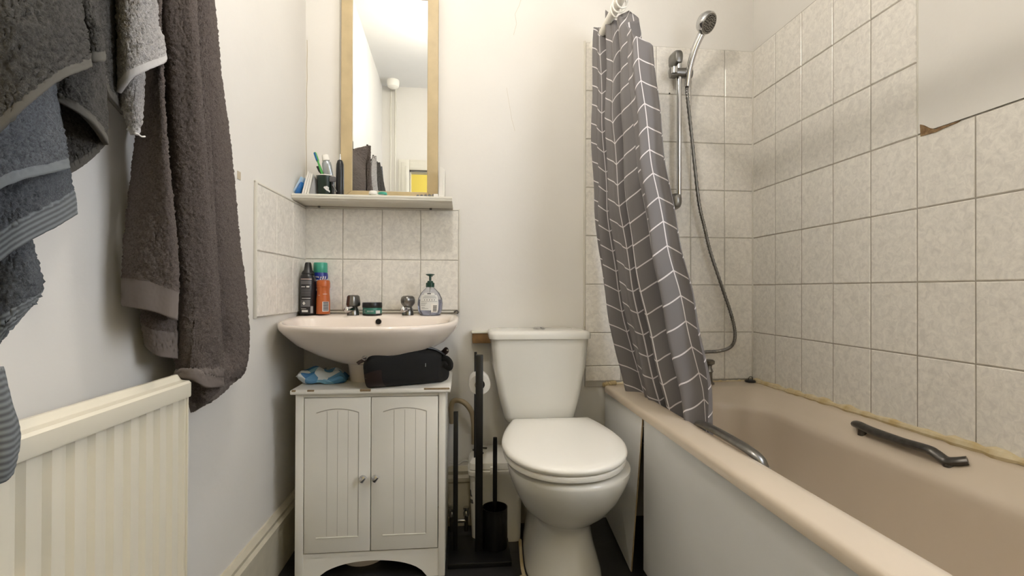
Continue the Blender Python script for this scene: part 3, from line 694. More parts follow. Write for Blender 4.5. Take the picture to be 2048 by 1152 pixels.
def brush(name, lab, p0, p1, m1, m2, r=.0045):
    p0, p1 = Vector(p0), Vector(p1); d = p1-p0
    t_ = thing(name, lab, 'toothbrush', p0)
    fin('handle', TUBE([p0, p0+d*.3, p0+d*.6, p0+d*.75], [r*.8, r, r*.9, r*.6], 10), m1, t_)
    fin('brush_head', TUBE([p0+d*.74, p0+d*.8, p0+d*.97, p1], [r*.6, r*1.1, r*1.1, r*.7], 10), m1, t_)
    s = d.normalized().cross(Vector((1, 0, 0))).normalized()
    bmx = bmesh.new()
    for k in range(6):
        c = p0+d*(.80+.032*k); loft(bmx, [circ(c, .0035, 6, s), circ(c+s*-.011, .0032, 6, s)])
    fin('bristles', bmx, m2, t_)
brush('toothbrush', 'green and white toothbrush standing in the dark green cup', (-.515, -.083, zt+.02), (-.565, -.090, zt+.168), 'green', 'blue_deep', .0052)
brush('toothbrush', 'black slim toothbrush leaning left in the dark green cup', (-.513, -.072, zt+.02), (-.558, -.078, zt+.118), 'black_plastic', 'black_plastic', .0045)
t = thing('toothpaste_tube', 'striped toothpaste tube standing cap up in the cup', 'toothpaste', (-.522, -.086, zt+.03))
d = Vector((-.16, -.05, 1)).normalized(); b0 = Vector((-.505, -.081, zt+.02)); sx = Vector((1, 0, .16)).normalized(); sy = d.cross(sx)
def orr(c, a, b, n=20): return [c+sx*(a*math.cos(2*PI*i/n))+sy*(b*math.sin(2*PI*i/n)) for i in range(n)]
fin('tube_body', LOFT([orr(b0, .017, .002), orr(b0+d*.04, .0175, .009), orr(b0+d*.10, .0175, .014), orr(b0+d*.112, .016, .014), orr(b0+d*.12, .010, .010)]), 'silver', t)
for k in (-1, 0, 1): fin('stripe', TUBE([b0+d*.05+sx*(.006*k)-sy*-.0125*1, b0+d*.108+sx*(.008*k)+sy*.0145], .0015, 6), 'print_white', t)
fin('cap', LOFT([orr(b0+d*.119, .0125, .0125), orr(b0+d*.121, .014, .014), orr(b0+d*.140, .0125, .0125), orr(b0+d*.143, .008, .008)]), 'plastic_white', t)
# razor in front of the cup
t = thing('razor', 'grey and black razor leaning against the green cup', 'razor', (-.493, -.105, zt))
fin('handle', TUBE(spl([(-.491, -.108, zt+.002), (-.494, -.108, zt+.03), (-.497, -.105, zt+.06)], 14), .0042, 10), 'black_plastic', t)
fin('blade_head', B(-.5055, -.4845, -.112, -.098, zt+.054, zt+.074, .003), 'print_grey', t)
fin('grip_wing', TUBE(spl([(-.494, -.111, zt+.042), (-.486, -.112, zt+.03), (-.479, -.110, zt+.016)], 10), .003, 8), 'print_grey', t)
t = thing('electric_toothbrush', 'black electric toothbrush handle standing beside the mirror frame', 'toothbrush', (-.471, -.085, zt))
fin('handle', LATHE((-.472, -.088, zt), [(.0135, 0), (.0145, .003), (.0148, .05), (.0145, .10), (.0135, .125), (.010, .138), (.006, .142)]), 'black_plastic', t)
fin('drive_shaft', LATHE((-.472, -.088, zt+.142), [(.003, 0), (.003, .012), (.0018, .013), (.0018, .022)]), 'chrome', t)
# leaflets, packets
def lean(name, lab, cat, q, y0, y1, m, grp=None):       # q: outline in x, z; y0..y1 thickness
    o_ = fin(name, LOFT([[Vector((x, y0, z)) for x, z in q], [Vector((x, y1, z)) for x, z in q]]), m, smooth=False); settle(o_); return tag(o_, lab, cat, grp)
t = thing('folded_leaflet', 'white folded leaflets leaning on the green cup', 'leaflet', (-.58, -.09, zt))
for k, (dx, m) in enumerate(((-.007, 'paper'), (.001, 'paper'), (.009, 'paper'), (.0175, 'grey_card'))):
    q = [(-.598+dx, zt), (-.5912+dx, zt), (-.5725+dx*.7, zt+.088-.003*k), (-.5782+dx*.7, zt+.09-.003*k)]
    if k == 3: q = [(-.581, zt), (-.558, zt), (-.562, zt+.07), (-.5645, zt+.072)]
    fin('sheet', LOFT([[Vector((x, -.115+.004*k, z)) for x, z in q], [Vector((x, -.03, z)) for x, z in q]]), m, t, smooth=False)
t = thing('wipes_packet', 'small blue packet lying slanted at the left end of the shelf', 'packet', (-.612, -.08, zt))
def pillow(c, ux, uy, uz, a, b, h, n=14):
    c, ux, uy, uz = Vector(c), Vector(ux).normalized(), Vector(uy).normalized(), Vector(uz).normalized()
    bm_ = bmesh.new()
    for s in (1, -1):
        g_ = [[bm_.verts.new(c+ux*(a*(2*i/n-1))+uy*(b*(2*j/n-1))+uz*(s*h*((1-(2*i/n-1)**4)*(1-(2*j/n-1)**4))**.6)) for j in range(n+1)] for i in range(n+1)]
        for i in range(n):
            for j in range(n): bm_.faces.new((g_[i][j], g_[i+1][j], g_[i+1][j+1], g_[i][j+1]) if s > 0 else (g_[i][j], g_[i][j+1], g_[i+1][j+1], g_[i+1][j]))
    bmesh.ops.remove_doubles(bm_, verts=bm_.verts[:], dist=1e-5); return bm_
fin('film', pillow((-.613, -.09, zt+.036), (.40, .1, .90), (.2, 1, 0), (-.85, 0, .5), .036, .035, .006), 'blue_light', t)
fin('dark_print', pillow((-.609, -.105, zt+.026), (.40, .1, .90), (.2, 1, 0), (-.85, 0, .5), .024, .022, .0072), 'blue_deep', t)
t = thing('contact_lens_case', 'contact lens case with white and green caps on the shelf', 'lens case', (-.325, -.135, zt))
fin('case_body', B(-.348, -.300, -.138, -.118, zt, zt+.006, .003), 'plastic_white', t)
fin('cap', LATHE((-.340, -.128, zt+.005), [(.0165, 0), (.017, .003), (.016, .011), (.012, .0135), (.001, .014)]), 'plastic_white', t)
fin('cap', LATHE((-.306, -.128, zt+.005), [(.0165, 0), (.017, .003), (.016, .008), (.012, .0105), (.001, .011)]), 'teal', t)
t = thing('pill_blister', 'silver blister strip lying at the right end of the shelf', 'blister pack', (-.15, -.12, zt))
fin('foil', LOFT([[Vector(p) for p in ((-.186, -.130, zt+.002), (-.112, -.130, zt+.006), (-.108, -.10, zt+.010), (-.178, -.10, zt+.007))], [Vector(p)+Vector((0, 0, .001)) for p in ((-.186, -.130, zt+.002), (-.112, -.130, zt+.006), (-.108, -.10, zt+.010), (-.178, -.10, zt+.007))]]), 'silver', t, smooth=False)
for k in range(5): fin('blister', LATHE((-.176+.0145*k, -.122, zt+.0035+.0008*k), [(.0055, 0), (.0055, .004), (.004, .006), (.001, .0065)], n=12), 'print_grey', t)
fin('cardboard_end', B(-.116, -.100, -.132, -.10, zt, zt+.013, .001), 'paper', t)
t = thing('paper_stack', 'upright white folded papers at the right of the mirror', 'papers', (-.085, -.09, zt))
for k in range(3): fin('sheet', LOFT([[Vector((x, -.105-.004*(k == 1), zt+z)) for x, z in q], [Vector((x, -.03, zt+z)) for x, z in q]]) if (q := [(-.0985+.0072*k, 0), (-.0915+.0072*k, 0), (-.0885+.0066*k, .122-.004*k), (-.0950+.0066*k, .124-.004*k)]) else None, 'paper', t, smooth=False)

# ------------------------------------------------------------------ things on the basin
zb = .8585
def can(name, lab, c, prof, m, cap_from=None, capm=None):
    t_ = thing(name, lab, 'can', (c[0], c[1], c[2]))
    body = [p for p in prof if cap_from is None or p[1] <= cap_from]; fin('can_body', LATHE(c, body, n=32), m, t_)
    if cap_from is not None: fin('cap', LATHE(c, [p for p in prof if p[1] >= cap_from], n=32), capm, t_)
    return t_
c = (-.588, -.085, zb); R0 = .0285
t = can('hair_mousse_can', 'black aerosol can with pointed black nozzle in the basin corner', c, [(.027, 0), (R0, .002), (R0, .135), (.025, .145), (.022, .150), (.022, .150001), (.0235, .151), (.022, .158), (.015, .166), (.0115, .190), (.009, .195), (.001, .196)], 'charcoal_can', .150, 'black_plastic')
R1 = R0+.0006
add_print(t, 'label_print', 'pink_edge', c[0], c[1], R1, [(-.75, .75, zb+.130, zb+.1325)])
add_print(t, 'label_print', 'print_grey', c[0], c[1], R1, [(-.7, .7, zb+.112, zb+.126)]+[(-.6, .6, zb+.068+.006*k, zb+.071+.006*k) for k in range(5)]+[(-.65, .55, zb+.028, zb+.054)])
add_print(t, 'label_print', 'print_white', c[0], c[1], R1+.0003, [(-.6, -.05, zb+.101, zb+.104), (.1, .45, zb+.100, zb+.106), (-.5, .3, zb+.008, zb+.016), (-.62, .1, zb+.020, zb+.0215), (-.5, .6, zb+.0585, zb+.0605)]+[(.62+.05*k, .645+.05*k, zb+.004, zb+.030) for k in range(7)])
bm = bmesh.new(); R2 = R1+.0006
vv = [bm.verts.new((c[0]+R2*math.sin(a), c[1]-R2*math.cos(a), zb+z)) for a, z in ((-.40, .041), (-.20, .034), (0, .041), (-.20, .048))]; bm.faces.new(vv); fin('hazard_diamond', bm, 'print_white', t, smooth=False)

c = (-.556, -.038, zb); R0 = .0275
t = can('shaving_gel_can', 'blue shaving gel can with a translucent teal cap behind the black can', c, [(.026, 0), (R0, .002), (R0, .150), (.0255, .158), (.0255, .158001), (.0265, .160), (.0255, .192), (.024, .197), (.001, .198)], 'blue', .158, 'teal')
R1 = R0+.0006
add_print(t, 'silver_band', 'silver', c[0], c[1], R1, [(-1.2, 1.3, zb+.002, zb+.045)]); add_print(t, 'teal_band', 'teal', c[0], c[1], R1, [(-1.2, 1.3, zb+.045, zb+.060)])
add_print(t, 'white_band', 'print_white', c[0], c[1], R1+.0002, [(-1.2, 1.3, zb+.088, zb+.096)])
wrap_text('lettering', 'Gillette', .040, c[0], c[1], R1+.0006, 1.05, zb+.128, 'print_white', t, shear=.25, bold=.0006)
wrap_text('lettering', 'SERIES', .0125, c[0], c[1], R1+.0006, .50, zb+.106, 'print_white', t, bold=.0002)
wrap_text('lettering', 'SENSITIVE', .0085, c[0], c[1], R1+.0006, .55, zb+.0665, 'print_white', t)

c = (-.532, -.085, zb); R0 = .0248
t = can('deodorant_can', 'orange aerosol can standing on the basin ledge', c, [(.0235, 0), (R0, .003), (R0, .055), (.0228, .080), (.0228, .092), (.0245, .103), (.0245, .118), (.0225, .127), (.001, .131)], 'orange')
add_print(t, 'barcode_patch', 'print_white', c[0], c[1], R0+.0006, [(.15, 1.15, zb+.010, zb+.047)])
add_print(t, 'barcode', 'print_dark', c[0], c[1], R0+.0012, [(.25, 1.05, zb+.0135+.0048*k, zb+.0165+.0048*k) for k in range(7)])
add_print(t, 'small_print', 'pink_edge', c[0], c[1], R0-.0008, [(.2, .9, zb+.0745, zb+.0765), (-.6, -.25, zb+.070, zb+.072)])
fin('can_seam', TUBE([Vector((c[0]+.0250*math.cos(a), c[1]+.0250*math.sin(a), zb+.1035)) for a in np.linspace(0, 2*PI, 33)], .0006, 6), 'orange', t)

c = (-.350, -.085, .8545)
t = thing('hair_clay_jar', 'low round green jar with a black lid between the taps', 'jar', c)
fin('jar_body', LATHE(c, [(.033, 0), (.035, .002), (.0355, .012), (.0355, .027), (.034, .029)], n=40), 'teal_dark', t)
fin('lid', LATHE(c, [(.0365, .0285), (.037, .030), (.037, .045), (.0355, .048), (.001, .0485)], n=40), 'black_plastic', t)
fin('base_ring', LATHE(c, [(.0335, -.0005), (.0362, .001), (.0362, .005), (.034, .006)], n=40), 'black_plastic', t)
add_print(t, 'sticker', 'print_white', c[0], c[1], .0361, [(.55, 1.1, c[2]+.006, c[2]+.018)])
add_print(t, 'small_print', 'silver', c[0], c[1], .0361, [(-.8, -.7, c[2]+.009, c[2]+.022), (-.8, -.45, c[2]+.021, c[2]+.022), (-.8, -.45, c[2]+.009, c[2]+.010)]+[(-.35+.14*k, -.27+.14*k, c[2]+.012, c[2]+.018) for k in range(5)])

c = (-.130, -.098, .8535)
t = thing('hand_soap_dispenser', 'clear hand soap bottle with a dark green pump', 'soap dispenser', c)
def el(z, a, b, n=36): return [Vector((c[0]+a*math.cos(2*PI*i/n), c[1]+b*math.sin(2*PI*i/n), c[2]+z)) for i in range(n)]
bp_ = [(0, .036, .021), (.003, .040, .024), (.02, .0455, .026), (.045, .048, .0265), (.065, .0455, .0255), (.085, .036, .022), (.098, .024, .017), (.105, .016, .014), (.110, .0145, .0135)]
fin('bottle', LOFT([el(*p) for p in bp_]), 'gel', t, ang=60)
fin('soap', LOFT([el(z+.0012, a-.0022, b-.0022) for z, a, b in bp_[:4]]+[el(.060, .0440, .0238)]), 'gel_liquid', t, ang=60)
def lab(a0, a1, z0, z1, off, m, nm, ns=12):
    bm_ = bmesh.new(); rows = 8; g_ = []
    for r in range(rows+1):
        z = z0+(z1-z0)*r/rows; a = np.interp(z, [q[0] for q in bp_], [q[1] for q in bp_]); b = np.interp(z, [q[0] for q in bp_], [q[2] for q in bp_])
        g_.append([bm_.verts.new((c[0]+(a+off)*math.sin(al), c[1]-(b+off)*math.cos(al), c[2]+z)) for al in np.linspace(a0, a1, ns+1)])
    for r in range(rows):
        for k in range(ns): bm_.faces.new((g_[r][k], g_[r][k+1], g_[r+1][k+1], g_[r+1][k]))
    return fin(nm, bm_, m, t)
L_ = lab(-.85, .75, .020, .078, .0006, 'label', 'back_label'); lab(-.6, .5, .078, .086, .0006, 'label', 'back_label')
lab(.12, .72, .012, .045, .0009, 'paper', 'price_sticker')
for k in range(7): lab(.27, .60, .016+.0035*k, .018+.0035*k, .0013, 'print_dark', 'barcode_bar', 4)
for z, a0, a1 in ((.081, -.25, .12), (.074, -.5, .5), (.070, -.6, .6), (.066, -.6, .6), (.053, -.75, .65), (.047, -.75, -.2), (.043, -.75, -.3), (.038, -.75, -.35), (.030, -.7, -.4), (.026, -.7, -.1)):
    lab(a0, a1, z, z+(.004 if z == .081 else .0012), .0010, 'print_dark' if z == .081 else 'print_grey', 'small_print', 6)
for k in range(5): lab(-.45+.2*k, -.38+.2*k, .0575, .0615, .0010, 'print_grey', 'care_symbol', 2)
pm = fin('pump_collar', LATHE((c[0], c[1], c[2]+.108), [(.0165, 0), (.0165, .016), (.012, .018), (.010, .024), (.0045, .025), (.0045, .044)]), 'pump_green', t)
fin('pump_head', LATHE((c[0], c[1], c[2]+.150), [(.006, 0), (.012, .003), (.0175, .006), (.0155, .0085), (.001, .010)]), 'pump_green', t)
fin('nozzle', TUBE([(c[0], c[1], c[2]+.155), (c[0]+.004, c[1]+.028, c[2]+.152)], .004, 10), 'pump_green', t)
fin('dip_tube', TUBE([(c[0], c[1], c[2]+.01), (c[0], c[1], c[2]+.108)], .0025, 8), 'plastic_white', t)

# ------------------------------------------------------------------ things on the cabinet top
zk = cz+.0165
t = thing('wash_bag', 'black fabric wash bag with brown leather tabs on the cabinet', 'wash bag', (-.20, -.24, zk))
def bagc(s): return Vector((-.300+.232*s, -.340+.085*s, zk))
def bagring(s):                                          # s 0..1 along the bag, left end to right end
    ce = bagc(s); ux = Vector((.34, .94, 0)).normalized()
    k = 1-.22*(2*s-1)**4; h = (.130-.006*s)*k; w = .060*k
    out = []
    for i in range(36):
        a = 2*PI*i/36; cc, ss = math.cos(a), math.sin(a)
        x = w*math.copysign(abs(cc)**.6, cc)*(1 if ss < 0 or cc < 0 else 1-.35*ss); z = h/2+h/2*math.copysign(abs(ss)**.5, ss)
        if ss > 0 and cc > 0: z -= h*.12*cc*ss
        x *= 1+.06*math.sin(9*s+3*ss); z *= 1+.02*math.sin(5*s*PI+2*cc)
        out.append(ce+ux*x+Vector((-.004, -.030, 0))*(z/.13)+Vector((0, 0, max(.001, z))))
    return out
fin('bag_body', LOFT([bagring(s) for s in (0, .015, .05, .12, .22, .34, .46, .58, .7, .8, .9, .96, .99, 1)]), 'bag', t, ang=70)
def bagfront(s, z, off=.0): 
    ce = bagc(s); ux = Vector((.34, .94, 0)).normalized(); return ce-ux*(.060+off)+Vector((0, 0, z))
fin('leather_base', LOFT([[bagring(s)[i] + (bagring(s)[i]-Vector((bagc(s).x, bagc(s).y, bagring(s)[i].z)))*.03 for i in list(range(18, 36))] for s in (.01, .05, .12, .2, .26)], closed=False, cap0=False, cap1=False), 'leather', t, ang=70)
fin('zip', TUBE([bagc(s_)+Vector((0, -.040, (.130-.006*s_)*(1-.22*(2*s_-1)**4)+.001)) for s_ in np.linspace(0, 1, 20)], .0045, 8), 'black_plastic', t)
fin('zip_tab', TUBE(spl([(-.298, -.360, zk+.100), (-.312, -.405, zk+.100), (-.328, -.412, zk+.093), (-.334, -.414, zk+.088)], 12), .006, 8, sq=.5), 'leather', t)
fin('zip_ring', TUBE([Vector((-.312+.008*math.cos(a), -.412, zk+.106+.006*math.sin(a))) for a in np.linspace(0, 2*PI, 17)], .0016, 6), 'chrome', t)
tb = fin('leather_tab', TUBE(spl([(-.085, -.272, zk+.095), (-.066, -.290, zk+.108), (-.055, -.297, zk+.120)], 10), [.010]*4+[.012]*4+[.010, .006], 10, sq=.45), 'leather', t)
fin('rivet', LATHE((-.056, -.305, zk+.116), [(.005, -.002), (.005, .002)]), 'chrome', tb)
fin('strap', TUBE(spl([(-.085, -.285, zk+.084), (-.060, -.297, zk+.086), (-.046, -.300, zk+.070), (-.050, -.298, zk+.052), (-.070, -.290, zk+.062)], 22), .010, 8, sq=.3), 'bag', t)
for s, z in ((.0, .055), (.0, .04)): fin('stud', LATHE(tuple(bagfront(.03, z, -.004)), [(.004, -.003), (.004, .003)]), 'chrome_old', t)
fin('logo_tag', B(-.128, -.126, -.348, -.343, zk+.066, zk+.077), 'silver', t)

t = thing('wipes_pack', 'crumpled blue and white wipes pack on the cabinet', 'packet', (-.49, -.24, zk))
bm = pillow((-.487, -.235, zk+.019), (1, .12, -.10), (-.1, 1, .05), (0.08, 0, 1), .080, .055, .022, 22)
random.seed(5)
for v in bm.verts:
    v.co.z = max(zk+.0008, v.co.z+.005*math.sin(90*v.co.x+40*v.co.y)+.004*math.sin(150*v.co.y-60*v.co.x))
def pack_mat():
    m = mat('wipes_film', '3f8fc4', .25); nt = m.node_tree; b = nt.nodes['Principled BSDF']
    g = nt.nodes.new('ShaderNodeNewGeometry'); n = nt.nodes.new('ShaderNodeTexVoronoi'); n.inputs['Scale'].default_value = 26
    nt.links.new(g.outputs['Position'], n.inputs['Vector']); r = nt.nodes.new('ShaderNodeValToRGB'); e = r.color_ramp
    e.interpolation = 'CONSTANT'; e.elements[0].color = lin('3f78ad'); e.elements[1].position = .38; e.elements[1].color = lin('cfd8dc')
    x = e.elements.new(.22); x.color = lin('7fb2cf'); x = e.elements.new(.75); x.color = lin('5c93bd')
    sp = nt.nodes.new('ShaderNodeSeparateColor'); nt.links.new(n.outputs['Color'], sp.inputs[0]); nt.links.new(sp.outputs[0], r.inputs['Fac']); nt.links.new(r.outputs['Color'], b.inputs['Base Color'])
    return m
M['wipes'] = pack_mat()
fin('film', bm, 'wipes', t, ang=20)
bm = bmesh.new(); random.seed(11)
for k in range(7):
    a = (-.500+.010*k, -.215+random.uniform(-.01, .01), zk+.030); p = [Vector(a)+Vector((random.uniform(-.012, .012), random.uniform(-.01, .01), random.uniform(.0, .018))) for _ in range(4)]
    f4 = [bm.verts.new(q) for q in p]
    for tri in ((0, 1, 2), (0, 2, 3), (0, 1, 3), (1, 2, 3)): bm.faces.new([f4[i] for i in tri])
fin('crumpled_flap', bm, 'silver', t, smooth=False)

# ------------------------------------------------------------------ toilet brush and roll stand
t = thing('toilet_roll_stand', 'black metal stand for toilet roll and brush', 'stand', (.058, -.225, 0))
fin('base_plate', B(-.052, .168, -.322, -.130, 0, .018, .003), 'black', t)
fin('pole', B(.043, .069, -.252, -.226, .018, .718, .0015), 'black', t)
fin('short_pole', B(-.0360, -.0190, -.235, -.218, .018, .512, .0015), 'black', t)
fin('roll_arm', TUBE([(.056, -.227, .612), (.058, -.10, .612)], .008, 12), 'black', t)
fin('arm_disc', LOFT([circ((.060, -.226, .608), .0165, 20, (0, 1, 0)), circ((.060, -.219, .608), .0165, 20, (0, 1, 0))]), 'black', t)
fin('pole', B(.040, .050, -.135, -.125, .018, .715, .0015), 'black', t)
fin('brush_pot', LATHE((.115, -.217, .0185), [(.045, 0), (.046, .003), (.046, .142), (.043, .142), (.042, .012), (.001, .010)], n=32), 'black', t)
b_ = thing('toilet_brush', 'black toilet brush handle standing in the black pot', 'toilet brush', (.115, -.217, .03))
fin('handle', TUBE([(.115, -.217, .10), (.115, -.217, .395), (.115, -.217, .413)], [.0080, .0083, .0075], 12), 'black', b_)
fin('brush_head', LATHE((.115, -.217, .032), [(.01, 0), (.03, .008), (.034, .04), (.03, .075), (.008, .085)]), 'black_plastic', b_)
r_ = thing('toilet_roll', 'white toilet roll hanging behind the black pole', 'toilet roll', (.062, -.17, .57))
pr = [(.017, -.218), (.036, -.218), (.0375, -.214), (.0375, -.124), (.036, -.12), (.017, -.12)]
bm = LOFT([circ((.058, y, .606), r, 32, (0, 1, 0), ry=r*1.06) for r, y in pr], cap0=False, cap1=False)
fin('paper', bm, 'paper', r_, ang=40)
fin('core', LOFT([circ((.058, y, .606), r, 24, (0, 1, 0)) for r, y in ((.0175, -.2175), (.0175, -.1205), (.016, -.1205), (.016, -.2175), (.0175, -.2175))], cap0=False, cap1=False), 'pipe', r_)

# macerator box, pipes behind the stand
t = thing('macerator_box', 'white plastic macerator box behind the toilet brush', 'macerator', (.14, -.09, 0))
def mr(z, x0, x1, yf, r=.022): return rrect(x0, x1, yf, -.030, r, z, 5)
fin('tank', LOFT([mr(.0, .036, .218, -.160), mr(.02, .033, .219, -.162), mr(.25, .024, .222, -.168), mr(.258, .018, .225, -.174), mr(.272, .018, .225, -.174), mr(.276, .024, .222, -.168)]), 'plastic_white', t)
fin('lid', LOFT([mr(.277, .022, .224, -.170), mr(.280, .020, .225, -.172), mr(.300, .024, .222, -.168), mr(.322, .045, .21, -.13, .03), mr(.326, .07, .19, -.10, .03)]), 'plastic_white', t)
fin('lid_clip', B(.10, .125, -.178, -.168, .262, .290, .002), 'plastic_white', t)
add_print(t, 'rating_label', 'print_grey', .046, -.142, .0215, [(-1.2, -.4, .15, .165), (-1.2, -.4, .175, .20)])
vl = fin('outlet_valve', LATHE((.062, -.115, .318), [(.016, 0), (.016, .006), (.007, .010), (.007, .026), (.012, .030), (.012, .036), (.003, .040)]), 'black_plastic', t)
fin('valve_lever', TUBE([(.035, -.118, .336), (.062, -.115, .345), (.090, -.112, .340)], .004, 8), 'bronze', vl)
o = fin('waste_pipe', TUBE(spl([(-.046, -.035, .42), (-.048, -.05, .488), (-.035, -.05, .512), (.0, -.05, .505), (.030, -.05, .470), (.040, -.05, .42), (.042, -.055, .34)], 40), .0105, 14), 'pipe'); settle(o); tag(o, 'tan bent plastic waste pipe curving up behind the short pole', 'pipe')
o = fin('power_cable', TUBE(spl([(-.055, -.030, .262), (-.02, -.035, .255), (.002, -.05, .272), (.019, -.08, .282)], 24), .0035, 8), 'wirewhite'); settle(o); tag(o, 'thin white cable running to the macerator box', 'cable')
t = thing('pipe_valves', 'small chrome pipe valves on the floor behind the black stand', 'valve', (-.02, -.06, 0))
for x in (-.045, .012):
    fin('riser_pipe', TUBE([(x, -.06, 0), (x, -.06, .09)], .0075, 10), 'chrome_old', t); fin('valve_body', LATHE((x, -.06, .06), [(.012, 0), (.013, .012), (.009, .02), (.012, .026), (.012, .034)], n=10), 'chrome', t)
fin('cross_pipe', TUBE([(-.045, -.06, .04), (.012, -.06, .04)], .007, 10), 'chrome_old', t)

# ------------------------------------------------------------------ radiator
RF = -.528; r0, r1, rz0, rz1 = -1.95, -.985, .15, .785
t = thing('radiator', 'cream ribbed panel radiator on the left wall', 'radiator', (-.57, -1.45, rz0))
pts = []; y = r1-.004; pitch = .0375
while y > r0:
    for dy, d in ((0, 0), (.004, .0), (.009, -.008), (.0165, -.009), (.0205, -.009), (.026, 0), (.0345, 0)):
        pts.append((y-dy, RF-.006+d))
    y -= pitch
zz = [rz0+.03, rz1-.048]
fin('front_panel', LOFT([[Vector((x, y, z)) for y, x in pts]+[Vector((RF-.024, y, z)) for y in (pts[-1][0], pts[0][0])] for z in (rz0+.02, rz1-.03)]), 'rad', t, ang=30)
bm = LOFT([[Vector((x, yy, z)) for x, z in ((RF-.022, rz1-.040), (RF, rz1-.043), (RF+.001, rz1-.040), (RF+.001, rz1-.016), (RF-.003, rz1-.012), (RF-.016, rz1-.0105), (RF-.018, rz1-.009), (RF-.024, rz1-.0005), (RF-.028, rz1), (RF-.032, rz1-.001), (RF-.032, rz1-.04))] for yy in (r1+.001, r0)])
fin('top_seam', bm, 'rad', t, ang=25)
fin('side_panel', B(-.60, RF-.003, r1-.003, r1+.001, rz0+.02, rz1-.016, .001), 'rad', t)
fin('rear_panel', B(-.602, -.594, r0, r1-.004, rz0+.02, rz1-.03, .002), 'rad', t)
fin('convector_fins', LOFT([[Vector((-.594+.034*(k % 2), r1-.02-.012*k, z)) for k in range(76)]+[Vector((-.592+.034*(k % 2), r1-.02-.012*k, z)) for k in reversed(range(76))] for z in (rz0+.04, rz1-.06)]), 'rad', t, smooth=False)
for yy in (r1-.12, r0+.12): fin('wall_bracket', B(XL, -.59, yy-.015, yy+.015, rz0+.1, rz1-.06), 'rad', t)
fin('valve', LATHE((-.57, r1+.03, .14), [(.012, 0), (.014, .01), (.014, .05), (.010, .06)]), 'chrome', t)
fin('valve_tail', TUBE([(-.57, r1+.03, .18), (-.57, r1-.004, .18)], .009, 10), 'chrome', t)
fin('supply_pipe', TUBE([(-.57, r1+.03, 0), (-.57, r1+.03, .15)], .0075, 10), 'rad', t)

# ------------------------------------------------------------------ hooks and towels on the left wall
def hook(y, z, lab):
    t_ = thing('wall_hook', lab, 'hook', (XL, y, z), 'hooks on the left wall')
    fin('plate', B(XL, XL+.006, y-.014, y+.014, z-.05, z+.03, .002), 'black', t_)
    fin('prong', TUBE(spl([(XL+.005, y, z-.02), (XL+.045, y, z-.03), (XL+.080, y, z-.015), (XL+.088, y, z+.012)], 16), .0055, 10), 'black', t_)
HK = {'A': (-.97, 1.79), 'B': (-1.19, 1.79), 'C': (-1.345, 1.79), 'D': (-1.45, 1.79)}
for k, nm in (('A', 'brown grey'), ('B', 'pale grey'), ('C', 'charcoal'), ('D', 'slate grey')): hook(HK[k][0], HK[k][1], 'black wall hook holding the %s towel' % nm)

def cloth(name, rows, m, parent, hk, top_x=(-.545, .02), fuzz=.0011, res=.0029, thick=.006, hem=.016):
    nc = len(rows[0]); P = []
    y0, z0 = HK[hk]
    top = []
    for j in range(nc):
        f = j/(nc-1)-.5; top.append((top_x[0]+top_x[1]*math.cos(f*PI), y0+.022*f, z0+.006*math.cos(f*PI)))
    P.append(top)
    for r in rows: P.append([tuple(at(u, v, x=x)) for u, v, x in r])
    P = np.array(P)
    w = np.linalg.norm(np.diff(P[-2], axis=0), axis=1).sum(); h = np.linalg.norm(np.diff(P[:, nc//2], axis=0), axis=1).sum()
    n1, n2 = int(min(330, max(60, h/res))), int(min(260, max(40, w/res)))
    A = cr(P, n1*2)
    # resample each column evenly by length
    L = np.concatenate([[0], np.cumsum(np.linalg.norm(np.diff(A[:, nc//2], axis=0), axis=1))]); ti = np.interp(np.linspace(0, L[-1], n1), L, np.arange(len(L)))
    i = np.minimum(ti.astype(int), len(L)-2); fr = (ti-i)[:, None, None]; A = A[i]*(1-fr)+A[i+1]*fr
    Bm = np.swapaxes(cr(np.swapaxes(A, 0, 1), n2), 0, 1)
    d = np.linalg.norm(np.diff(Bm, axis=0), axis=2); dist = np.concatenate([np.cumsum(d[::-1], axis=0)[::-1], np.zeros((1, n2))])
    s = np.concatenate([[0], np.cumsum(np.linalg.norm(np.diff(Bm[n1//2], axis=0), axis=1))])
    uv = np.zeros((n1, n2, 2)); uv[:, :, 0] = s[None]; uv[:, :, 1] = dist
    du = np.gradient(Bm, axis=1); dv = np.gradient(Bm, axis=0); nn = np.cross(du, dv); nn /= np.linalg.norm(nn, axis=2, keepdims=True)+1e-9
    amp = np.where(dist > hem, fuzz, fuzz*.15)
    Bm = Bm+nn*(rng.normal(0, 1, (n1, n2))*amp)[..., None]
    o_ = fin_me(name, grid_me(name, Bm, uv), m, parent, ang=180)
    md = o_.modifiers.new('thickness', 'SOLIDIFY'); md.thickness = thick; md.offset = 0
    return o_
def R(v, xs, us): return [(u, v, x) for u, x in zip(us, xs)]

